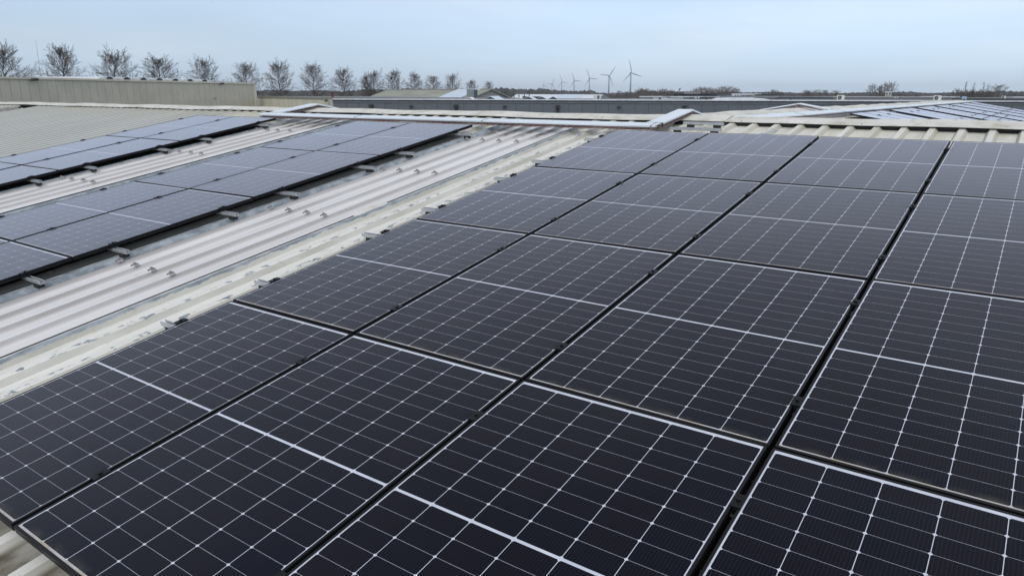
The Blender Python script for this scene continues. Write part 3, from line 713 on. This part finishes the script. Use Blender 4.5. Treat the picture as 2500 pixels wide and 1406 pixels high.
# air handling cabinet with duct
p = at(1153, 243, 62); r_ = empty('air_handler', 'tall grey metal air handling cabinet with a bent duct on the roof edge', 'air handler', M=Matrix.Translation((p.x, p.y, HZ - .05)) @ Matrix.Rotation(A3 - .5, 4, 'Z'))
b = MB(); b.box(-.36, .36, -.3, .3, .12, .86, b=.02); b.build('casing', simple('zinc_grey', (.24, .26, .26), .4, .4), r_)
b = MB(); b.box(.363, .375, -.24, .24, .2, .8); b.build('door', simple('dark_teal_panel', (.05, .07, .08), .5), r_)
b = MB(); b.tube([(-.35, -.5, .05), (-.1, -.55, .12), (.25, -.55, .14), (.45, -.45, .08), (.5, -.3, 0)], .085, 8); b.build('duct', simple('silver_duct', (.5, .5, .5), .4, .6), r_)
for k, (px, py) in enumerate(((1724, 243.4), (1738, 243.2), (1611, 243.6), (1930, 243.5))):
    p = at(px, py, 66); r_ = empty('roof_vent', 'small dark mushroom vent on the grey hall roof, %s of four from the left' % ORD[(1, 2, 0, 3)[k]], 'roof vent', 'small vents on the grey hall roof', Matrix.Translation((p.x, p.y, HZ - .06)))
    b = MB(); b.tube([(0, 0, 0), (0, 0, .14)], .07, 8); b.build('pipe', lampm, r_); b = MB(); b.tube([(0, 0, .13), (0, 0, .17), (0, 0, .2)], [.15, .14, .05], 10); b.build('hood', lampm, r_)
# light blue tank and lamp post
p = at(2354, 242, 78); r_ = empty('tank', 'small light blue box tank standing on the flat roofs at the right', 'tank', M=Matrix.Translation((p.x, p.y, HZ - .05)))
b = MB(); b.box(-.22, .22, -.2, .2, .12, .36, b=.03); b.build('shell', simple('light_blue_paint', (.30, .48, .62), .5), r_)
b = MB(); b.box(-.2, -.14, -.15, .15, 0, .12); b.box(.14, .2, -.15, .15, 0, .12); b.build('foot', acm, r_)
p = at(1658, 229, 190); r_ = empty('lamp_post', 'thin grey lamp post standing above the shrubs', 'lamp post', M=Matrix.Translation((p.x, p.y, GZ)))
b = MB(); b.tube([(0, 0, 0), (0, 0, 9.4)], [.1, .06], 6); b.build('pole', lampm, r_)
b = MB(); b.prism([(-.1, -.25), (.25, .05), (.3, .45), (.0, .2)], (0, -.15, 9.3), (0, .15, 9.3), (1, 0, 0), (0, 0, 1)); b.build('lamp_head', lampm, r_)
p = at(101, 200, 118); q = at(87, 98, 118); r_ = empty('whip_antenna', 'very thin leaning whip mast rising above the tall beige hall', 'antenna', M=Matrix.Translation(p))
b = MB(); b.tube([(0, 0, -1.5), ((q - p).x * .5, (q - p).y * .5, (q - p).z * .5), tuple(q - p)], [.03, .02, .012], 5); b.build('mast', lampm, r_)
b = MB(); b.tube([(0, 0, -1.7), (0, 0, -1.2)], .08, 6); b.build('bracket', lampm, r_)

# gabled hall on the left middle
def gabled(name, label, pL, pR, zr, half, drop, mats, depthdir=None, strip=None):
    pL, pR = Vector(pL[:2]), Vector(pR[:2]); d = (pR - pL).normalized(); n_ = Vector((-d.y, d.x)); L_ = (pR - pL).length
    root = empty(name, label, 'building', M=Matrix.Translation((pL.x, pL.y, GZ)) @ Matrix.Rotation(math.atan2(d.y, d.x), 4, 'Z')); H = zr - GZ
    b = MB(); ov = .25
    for s in (-1, 1):
        b.prism([(0, .0), (s * (half + ov), -drop * (half + ov) / half), (s * (half + ov), -drop * (half + ov) / half - .12), (0, -.12)], (-ov, 0, H), (L_ + ov, 0, H), (0, 1, 0), (0, 0, 1))
    b.build('roof', mats[0], root)
    b = MB(); e = H - drop
    for x0, x1 in ((0, .2), (L_ - .2, L_)):
        b.prism([(-half, 0), (half, 0), (half, e - .13), (0, H - .13), (-half, e - .13)], (x0, 0, 0), (x1, 0, 0), (0, 1, 0), (0, 0, 1))
    b.box(.2, L_ - .2, -half, -half + .2, 0, e - .14); b.box(.2, L_ - .2, half - .2, half, 0, e - .14)
    b.build('wall', mats[1], root)
    b = MB()
    b.box(-.3, L_ + .3, -.2, .2, H + .0, H + .06); b.build('ridge_cap', mats[2], root)
    if strip:
        for x0, x1 in strip:
            b = MB(); b.prism([(-.1, .0), (-half - .1, -drop * (half + .1) / half), (-half - .1, -drop * (half + .1) / half + .04), (-.1, .04)], (L_ * x0, 0, H + .01), (L_ * x1, 0, H + .01), (0, 1, 0), (0, 0, 1)); b.build('rooflight', glassl, root)
    return root, L_, H
oldr = simple('mossy_fibre_cement', (.27, .28, .235), .8, 0, .15, .5, (.3, 1, 1))
ge, L_, H = gabled('gabled_hall', 'wide gabled hall with mossy grey-green roof and grey gable end behind the grey wall', at(948, 219, 128), at(1198, 219, 104), 2.27, 7.5, 2.5, (oldr, simple('grey_gable', (.19, .195, .20), .7), simple('pale_ridge', (.42, .43, .41), .7)), strip=((.735, .93),))
b = MB(); b.box(L_ + .0, L_ + .03, 4.6, 5.5, H - 2.4, H - 1.9); b.box(L_, L_ + .03, .3, 1.0, H - 1.6, H - 1.1); b.build('window', darkc, ge)

# white sheds beyond
whiter = simple('white_sheet_roof', (.62, .66, .70), .5, 0, .06, .1); paler = simple('pale_grey_wall', (.34, .36, .40), .6)
gabled('white_shed', 'long low shed with bright white roof in front of the first small turbines', at(1262, 232.5, 260), at(1470, 232.5, 250), 1.48, 11, 2.6, (whiter, paler, whiter), strip=((.52, .80),))
gabled('white_shed', 'small white gabled shed right of the long white shed', at(1432, 234, 300), at(1474, 234, 296), 1.2, 6, 1.6, (whiter, paler, whiter))
bm = simple('brown_brick', (.12, .07, .035), .8, 0, .3, 2)
p = at(1298, 243, 190); r_ = empty('brick_building', 'low brown brick block in front of the long white shed', 'building', M=Matrix.Translation((p.x, p.y, GZ)))
b = MB(); b.box(-1.9, 1.9, -1.5, 1.5, 0, p.z - GZ + .62); b.build('wall', bm, r_); b = MB(); b.box(-2.05, 2.05, -1.6, 1.6, p.z - GZ + .625, p.z - GZ + .72); b.build('roof', darkc, r_)
for k, px in enumerate((1255, 1267, 1280, 1292)):
    p = at(px, 243, 200); b = MB(); b.tube([(0, 0, 0), (0, 0, p.z - GZ + 1.15)], .12, 6); b.tube([(0, 0, p.z - GZ + 1.1), (0, 0, p.z - GZ + 1.25)], .18, 6)
    o = b.build('roof_flue', lampm); o.location = (p.x, p.y, GZ); tag(o, 'thin dark flue pipe before the white shed, %s from the left of four' % ORD[k], 'flue', 'flue pipes by the white shed')

# flat low buildings to the right
def flat(name, label, px0, px1, ytop, d0, d1, wallm, copm, dep=25, ch=.18, win=None, cat='building'):
    a = at(px0, ytop, d0); c = at(px1, ytop, d1); zt = a.z; a2, c2 = Vector(a[:2]), Vector(c[:2]); d = (c2 - a2).normalized(); n_ = Vector((-d.y, d.x)); L_ = (c2 - a2).length
    root = empty(name, label, cat, M=Matrix.Translation((a.x, a.y, GZ)) @ Matrix.Rotation(math.atan2(d.y, d.x), 4, 'Z')); H = zt - GZ
    b = MB(); b.box(0, L_, 0, dep, 0, H - ch); b.build('wall', wallm, root)
    b = MB(); b.box(-.1, L_ + .1, -.1, .3, H - ch, H); b.box(-.1, .3, .31, dep, H - ch, H); b.box(L_ - .3, L_ + .1, .31, dep, H - ch, H); b.build('coping', copm, root)
    b = MB(); b.box(.31, L_ - .31, .31, dep, H - ch, H - .06); b.build('roof', roofg, root)
    if win:
        for (w0, w1, z0, z1) in win:
            f = MB(); f.box(L_ * w0, L_ * w1, -.03, .02, H + z0, H + z1); o = f.build('window', lampm, root)
            g_ = MB(); e = .08; g_.box(L_ * w0 + e, L_ * w1 - e, -.045, -.031, H + z0 + e, H + z1 - e); g_.build('pane', M['pane'], o)
    return root
M['pane'] = simple('dark_window_pane', (.03, .04, .05), .1)
navy = simple('navy_cladding', (.022, .027, .040), .6); grw = simple('mid_grey_wall', (.15, .155, .165), .7); grw2 = simple('brown_grey_wall', (.13, .115, .10), .7); offw = simple('white_office_wall', (.50, .54, .57), .5)
flat('navy_hall', 'long navy blue flat box building in front of the shrubs', 1645, 1727, 229.5, 210, 205, navy, navy, 15)
flat('grey_shed', 'plain grey low building touching the navy one on its right', 1728, 1750, 231.5, 215, 212, grw, grw, 12)
flat('roof_house', 'small pale concrete box rising behind the navy building', 1671, 1689, 223.5, 260, 258, simple('light_concrete', (.26, .26, .27), .8), simple('concrete_top', (.3, .3, .31), .8), 6)
flat('low_hall', 'low hall with bright white roof edge left of the navy building', 1562, 1618, 235.5, 160, 158, grw, whitec, 20)
flat('low_hall', 'low dark hall with white roof edge just under the navy building', 1638, 1682, 235.8, 150, 148, simple('teal_grey', (.10, .12, .12), .7), whitec, 20)
flat('low_hall', 'narrow hall with white edge nearest the grey hall roof, left of the centre vents', 1596, 1642, 239.8, 120, 119, grw, whitec, 12)
flat('low_hall', 'low hall with short white roof edge left of the white office', 1747, 1771, 238.6, 140, 138, grw, whitec, 15)
flat('low_hall', 'dark roofed hall on the left foreground of the turbines', 1480, 1566, 241.0, 120, 118, simple('dark_hall', (.05, .055, .06), .7), simple('grey_edge', (.2, .21, .22), .6), 22, .25)
flat('office_building', 'white office block with dark window band and white columns', 1787, 1850, 229.0, 170, 168, offw, whitec, 12, .15,
     [(.12, .17, -1.0, -.35), (.21, .26, -1.0, -.35), (.32, .37, -1.0, -.35), (.39, .5, -.85, -.35), (.52, .78, -.85, -.35), (.80, .86, -1.0, -.35), (.93, .97, -1.0, -.35)])
flat('office_annex', 'grey annex with dark top and white columns joined to the office on its right', 1843, 1864, 231.0, 166, 165, simple('annex_grey', (.16, .16, .17), .7), darkc, 10, .2, [(.1, .2, -.9, -.3), (.35, .45, -.9, -.3), (.6, .7, -.9, -.3)])
flat('long_hall', 'very long low hall with brown wall right of the white office', 1866, 2040, 237.5, 140, 150, grw2, simple('lt_grey_edge', (.33, .34, .35), .6), 30, .12)
flat('long_hall', 'long grey hall with pale edge behind the two big air conditioners', 2035, 2330, 236.2, 125, 130, grw, simple('pale_edge', (.42, .44, .46), .6), 40, .13)
flat('long_hall', 'long dark hall at the right behind the light blue tank', 2325, 2560, 238.5, 120, 110, simple('dark_grey_hall', (.09, .095, .10), .7), simple('mid_edge', (.25, .26, .27), .6), 30, .13)
flat('low_hall', 'white edged hall at the far right border', 2475, 2540, 236.6, 150, 148, grw, whitec, 20, .16)
flat('low_hall', 'low hall with pale sloping edge behind the right big air conditioner', 2250, 2325, 235.6, 150, 147, grw, whitec, 20, .12)
# white dome rooflights on the grey hall roof
for k, (px, wd) in enumerate(((1800, 1.7), (1835, 1.6))):
    p = at(px, 246, 62); r_ = empty('dome_rooflight', 'low white dome rooflight on the grey hall roof, %s one before the office' % ('left' if k == 0 else 'right'), 'rooflight', 'white domes on the grey hall roof', Matrix.Translation((p.x, p.y, HZ - .06)) @ Matrix.Rotation(A3, 4, 'Z'))
    b = MB(); prof = [(wd * math.cos(t), .02 + .20 * math.sin(t)) for t in [math.pi * q / 10 for q in range(11)]]
    b.prism(prof, (0, 0, 0), (0, 3, 0), (1, 0, 0), (0, 0, 1)); b.build('dome', whitec, r_)
    b = MB(); b.box(-wd - .1, wd + .1, -.1, 3.1, 0, .03); b.build('curb', darkc, r_)

# ------------------------------------------------------------------ trees
bark = simple('bare_bark', (.085, .065, .058), .9, 0, .25, 3); barkf = simple('far_bark', (.14, .12, .11), .9, 0, .2, 1)
def bare_tree_mesh(seed, H=16., Rc=4.6, base=3.2, nb=30, twig=.030, dense=1.):
    r = random.Random(seed); tr, cr_ = MB(), MB()
    pts = [Vector((0, 0, 0))]; n = 9
    for k in range(1, n + 1): pts.append(Vector((r.uniform(-.12, .12) * k ** .5, r.uniform(-.12, .12) * k ** .5, H * .96 * k / n)))
    tr.tube(pts, [.26 * (1 - .93 * k / n) + .012 for k in range(n + 1)], 6)
    def P_(t):
        f = t / (H * .96) * n; i = min(n - 1, int(f)); return pts[i].lerp(pts[i + 1], f - i)
    def grow(p, d, L_, rad, level):
        segs = 4 if level == 0 else (3 if level == 1 else 2)
        path = [p]; rs = [rad]; dd_ = d.copy()
        for s in range(segs):
            dd_ = (dd_ + Vector((r.uniform(-.16, .16), r.uniform(-.16, .16), r.uniform(-.06, .13) if level else .035))).normalized()
            path.append(path[-1] + dd_ * (L_ / segs)); rs.append(max(twig * .45, rad * (1 - .8 * (s + 1) / segs)))
        cr_.tube(path, rs, 4 if level == 0 else 3, cap=False)
        if level == 2: return
        m = int((9 if level == 0 else 5) * dense)
        for k in range(m):
            f = (k + .6) / m * .85 + .15; x = f * segs; i = min(segs - 1, int(x)); q = path[i].lerp(path[i + 1], x - i)
            dirc = (path[i + 1] - path[i]).normalized(); side = dirc.cross(Vector((r.uniform(-1, 1), r.uniform(-1, 1), r.uniform(-1, 1)))).normalized()
            nd = (dirc * .75 + side * r.uniform(.5, .95) + Vector((0, 0, .18))).normalized()
            grow(q, nd, L_ * (r.uniform(.32, .5) if level == 0 else r.uniform(.35, .55)) * (1.15 - .45 * f), max(twig * .8, rad * (.42 if level == 0 else .5)), level + 1)
    for k in range(nb):
        t = (k + .3) / nb; z = base + (H * .95 - base) * t ** .9
        env = Rc * ((1 - t ** 1.7) ** .75 * .93 + .08) * min(1, .75 + 2 * t) * r.uniform(.8, 1.12)
        el = R(4 + 56 * t + r.uniform(-7, 7)); az = k * 2.4 + r.uniform(-.4, .4)
        d = Vector((math.cos(az) * math.cos(el), math.sin(az) * math.cos(el), math.sin(el)))
        grow(P_(z), d, max(1.0, env / max(.55, math.cos(el))), .085 * (1 - .6 * t), 0)
    return tr, cr_
variants = []
for s in range(4):
    tr, cr_ = bare_tree_mesh(100 + s, 16, (5.5, 5.0, 5.8, 5.2)[s], 5.6, 44, .030, 1.25)
    me = []
    variants.append((tr, cr_))
proto = {}
def put_tree(px, ytop, yh, depth, label, group, var, hm=16., sx=1., rot=None, name='bare_tree', bk=bark):
    top = at(px, ytop, depth); H_ = top.z - GZ; s = H_ / hm
    Mx = Matrix.Translation((top.x, top.y, GZ)) @ Matrix.Rotation(rnd.uniform(0, 6.28) if rot is None else rot, 4, 'Z') @ Matrix.Diagonal((s * sx, s * sx, s, 1))
    if var not in proto:
        root = empty(name, label, 'tree', group, Mx); tr, cr_ = variants[var]
        tr.build('trunk', bk, root); cr_.build('crown', bk, root); proto[var] = root; return root
    o = dup(proto[var], Mx, label, group); o.name = name; return o
row = [(2, 129, 165), (143, 124, 170), (276, 139, 192), (388, 149, 212), (495, 155, 228), (596, 162, 250), (678, 162, 250), (762, 164, 252), (836, 177, 290), (893, 190, 330), (912, 182, 335), (960, 178, 330), (1012, 186, 390), (1058, 190, 420), (1104, 188, 415), (1150, 200, 560), (1193, 204, 600)]
for k, (px, y, dep) in enumerate(row):
    put_tree(px, y, 230, dep, 'bare winter tree in the long row behind the halls, %s from the left' % ORD[k], 'row of bare trees behind the halls', k % 4, sx=(1.05 if px < 700 else .98) * (1.08, .94, 1.0, 1.12, .9)[k % 5])
# two bird nests
for px, y, dep, t in ((837, 196, 289.5, 'ninth'), (955, 192, 329.5, 'twelfth')):
    p = at(px, y, dep); b = MB(); r = random.Random(px)
    for k in range(60):
        a = Vector((r.gauss(0, 1), r.gauss(0, 1), r.gauss(0, .8))).normalized() * .45; e = Vector((r.gauss(0, 1), r.gauss(0, 1), r.gauss(0, .5))).normalized() * .5
        b.tube([a, e], .05, 3)
    o = b.build('bird_nest', bark); o.location = p; tag(o, 'dark round bird nest in the %s tree of the row' % t, 'nest')

tr, cr_ = bare_tree_mesh(301, 12, 3.6, 1.0, 34, .04, 1.0); variants.append((tr, cr_))          # 4 bushy
tr, cr_ = bare_tree_mesh(302, 16, 1.5, 1.5, 34, .04, .8); variants.append((tr, cr_))           # 5 poplar
tr, cr_ = bare_tree_mesh(303, 14, 5.2, 4.5, 28, .04, 1.0); variants.append((tr, cr_))          # 6 round crown
clump = []
for px, y in ((1556, 222), (1566, 218), (1577, 219), (1590, 222), (1600, 224), (1612, 221), (1622, 219), (1632, 222), (1641, 224), (1651, 226), (1662, 227)): clump.append((px, y, 4, 430, 1.25))
for px, y in ((1567, 214), (1571, 216), (1592, 219), (1606, 217), (1642, 218)): clump.append((px, y, 5, 420, .9))
for px, y in ((1698, 220), (1709, 217), (1720, 217), (1734, 218), (1749, 220), (1765, 215), (1782, 215), (1796, 219)): clump.append((px, y, 6, 400, 1.2))
for px, y in ((1704, 223), (1728, 222), (1742, 223), (1757, 222), (1775, 221), (1790, 222)): clump.append((px, y, 4, 380, 1.3))
for k, (px, y, v, dep, sx) in enumerate(clump):
    kind = {4: 'bushy bare tree', 5: 'slim bare poplar', 6: 'round-crowned bare tree'}[v]
    ordn = sorted(q[0] for q in clump if q[2] == v).index(px)
    put_tree(px, y, 0, dep + rnd.uniform(-20, 20), '%s in the thicket around the navy building, %s from the left' % (kind, ORD[ordn]), 'thicket of bare trees, %s' % kind, v, {4: 12, 5: 16, 6: 14}[v], sx, bk=barkf)
r2 = [(2132, 211, 6, 330), (2148, 213, 4, 335), (2162, 209, 6, 330), (2177, 206, 6, 325)]
for k, (px, y, v, dep) in enumerate(r2): put_tree(px, y, 0, dep, 'bare tree in the small clump above the double air conditioner, %s from the left' % ORD[k], 'small clump of four bare trees', v, {4: 12, 6: 14}[v], .9 if v == 6 else 1.2, bk=barkf)
r3 = [(2361, 198, 5, 300), (2380, 201, 5, 305), (2403, 200, 5, 300), (2413, 205, 5, 310)]
for k, (px, y, v, dep) in enumerate(r3): put_tree(px, y, 0, dep, 'tall thin bare tree rising above the brown thicket at the right, %s from the left' % ORD[k], 'tall thin trees at the right', v, 16, .8, bk=barkf)
r4 = [(2340, 221), (2352, 224), (2366, 224), (2376, 223), (2388, 224), (2399, 223), (2410, 225), (2420, 226)]
for k, (px, y) in enumerate(r4): put_tree(px, y, 0, 290, 'brown bushy bare tree in the thicket around the light blue tank, %s from the left' % ORD[k], 'brown thicket at the right', 4, 12, 1.3, bk=barkf)
put_tree(2440, 212, 0, 340, 'single broad bare tree right of the tall thin trees', None, 6, 14, 1.5, bk=barkf)
r5 = [(1888, 222), (1906, 226), (1968, 223), (1975, 225), (1994, 222), (2016, 222), (2040, 224), (1510, 224), (1530, 226), (1489, 230), (1540, 228)]
for k, (px, y) in enumerate(r5): put_tree(px, y, 0, 520, 'small far skyline tree %s, %s from the left' % ('near the two nearest turbines' if px < 1600 else 'right of the white office', ORD[sorted(q[0] for q in r5 if (q[0] < 1600) == (px < 1600)).index(px)]), 'small skyline trees ' + ('by the turbines' if px < 1600 else 'at the right'), 4 if k % 2 else 6, 12 if k % 2 else 14, 1.5, bk=barkf)

# far woods that read as one mass
b = MB(); r = random.Random(5)
def blob(cx_, cy_, z0, rx, h):
    n = 6; o = len(b.v); ph = r.uniform(0, 6)
    rings = ((.55, 0), (1.0, .35), (.85, .7), (.4, .93))
    for fr, fz in rings:
        for k in range(n):
            t = ph + k * 6.283 / n; j = r.uniform(.75, 1.2); b.v.append((cx_ + rx * fr * j * math.cos(t), cy_ + rx * fr * j * math.sin(t), z0 + h * (fz + r.uniform(-.05, .05))))
    b.v.append((cx_, cy_, z0 + h * r.uniform(.95, 1.1)))
    for q in range(3):
        for k in range(n): b.f.append((o + q * n + k, o + q * n + (k + 1) % n, o + (q + 1) * n + (k + 1) % n, o + (q + 1) * n + k)); b.mi.append(0)
    for k in range(n): b.f.append((o + 3 * n + k, o + 3 * n + (k + 1) % n, o + 4 * n)); b.mi.append(0)
for px in range(-500, 3100, 2):
    for rep in range(2):
        d = (1150 + 350 * math.sin(px * .004) + r.uniform(-120, 220)) * (1 if rep == 0 else 1.7)
        hump = 1 + .07 * math.sin(px * .021) + .06 * math.sin(px * .057 + 1) + r.uniform(-.07, .07)
        if 1450 < px < 1560: hump *= .75
        p = at(px + r.uniform(-1, 1), 231, d); h = (12.2 if rep == 0 else 15.5) * hump
        blob(p.x, p.y, GZ, 5.5 if rep == 0 else 9, h)
for px in range(560, 1220, 3):      # nearer brown hedge behind the row of trees
    if r.random() < .8:
        p = at(px + r.uniform(-2, 2), 231, r.uniform(420, 520)); blob(p.x, p.y, GZ, 3.5, r.uniform(7.0, 9.0))
for px in list(range(1555, 1800, 3)) + list(range(2335, 2430, 3)):
    p = at(px + r.uniform(-2, 2), 231, r.uniform(440, 520)); blob(p.x, p.y, GZ, 3.2, r.uniform(7.2, 9.6))
o = b.build('distant_woods', simple('winter_woodland', (.070, .074, .074), 1., 0, .35, .05)); tag(o, 'low dark band of distant winter woods along the whole horizon', 'woods', kind='stuff')

# ------------------------------------------------------------------ wind turbines
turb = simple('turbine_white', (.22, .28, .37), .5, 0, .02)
def blade_mesh(L_):
    b = MB(); n = 8; o = 0
    for k in range(n + 1):
        t = k / n; z = 1.5 + L_ * t; c = (1.6 + 3.4 * math.sin(min(1, t * 5) * math.pi / 2) * (1 - t) ** 1.1 + .25); th = .9 * (1 - t) + .12
        b.v += [(-c * .3, -th / 2, z), (c * .2, -th, z), (c * .7, 0, z), (c * .2, th, z), (-c * .3, th / 2, z)]
    for k in range(n):
        for q in range(5): b.f.append((k * 5 + q, k * 5 + (q + 1) % 5, (k + 1) * 5 + (q + 1) % 5, (k + 1) * 5 + q)); b.mi.append(0)
    b.f.append((0, 1, 2, 3, 4)); b.mi.append(0); b.f.append(tuple(n * 5 + q for q in range(5))); b.mi.append(0)
    return b
HB, LB = 100., 52.
tower0 = None
ts = [(1540.5, 178.5, -14), (1487, 185.5, 35), (1439, 191.5, -25), (1402, 197, -25), (1371.5, 200.5, -20), (1347.5, 205, 25), (1327.5, 208, -2)]
bl = None
for k, (px, py, ph) in enumerate(ts):
    dep = (HB + GZ - C0.z) * F / (231.5 - py) ; p = at(px, py, dep)
    d = p - C0; a = math.atan2(d.y, d.x) - math.pi / 2 + R(28)
    lab = 'white wind turbine, %s of the seven in the receding row' % ('nearest and tallest' if k == 0 else 'farthest and smallest' if k == 6 else ORD[k] + ' nearest')
    Mx = Matrix.Translation((p.x, p.y, p.z - HB)) @ Matrix.Rotation(a, 4, 'Z')
    root = empty('wind_turbine', lab, 'wind turbine', 'row of wind turbines', Mx)
    if bl is None:
        b = MB(); b.tube([(0, 0, 0), (0, 0, HB * .5), (0, 0, HB - 1.5)], [4.4, 3.4, 2.3], 14); tw = b.build('tower', turb, root, True)
        b = MB(); b.box(-2, 2, -3.5, 8, HB - 2, HB + 2.2, b=.6); nc_ = b.build('nacelle', turb, root)
        b = MB(); b.tube([(0, -6.5, HB), (0, -5.4, HB), (0, -3.4, HB)], [.5, 1.7, 2.0], 12); hb = b.build('hub', turb, root, True)
        bl = blade_mesh(LB).build('blade', turb, hb); base = (tw, nc_, hb, bl); blade = bl
        hubo = hb
    else:
        for s in (tw, nc_):
            c = s.copy(); col.objects.link(c); c.parent = root
        hubo = hb.copy(); col.objects.link(hubo); hubo.parent = root
        blade = bl.copy(); col.objects.link(blade); blade.parent = hubo
    for q in range(3):
        if q: blade = bl.copy(); col.objects.link(blade); blade.parent = hubo
        blade.location = (0, -4.6, HB); blade.rotation_euler = (0, R(ph + 120 * q), 0)

# ------------------------------------------------------------------ air between here and the horizon
b = MB(); b.box(-13900, 13900, -2900, 15900, -7.6, 190)
hz = b.build('haze', bpy.data.materials.new('haze_air')); hm = hz.data.materials[0]; hm.use_nodes = True; t = hm.node_tree; t.nodes.clear()
pv = N(t, 'ShaderNodeVolumePrincipled'); pv.inputs['Density'].default_value = 0.00005; pv.inputs['Color'].default_value = (.84, .91, 1.0, 1); pv.inputs['Anisotropy'].default_value = 0.0
om = N(t, 'ShaderNodeOutputMaterial'); t.links.new(pv.outputs[0], om.inputs['Volume'])
tag(hz, kind='stuff')

for o_ in bpy.data.objects:
    l_ = o_.get('label')
    if l_ and not (4 <= len(l_.split()) <= 16): print('LABEL', len(l_.split()), o_.name, l_)
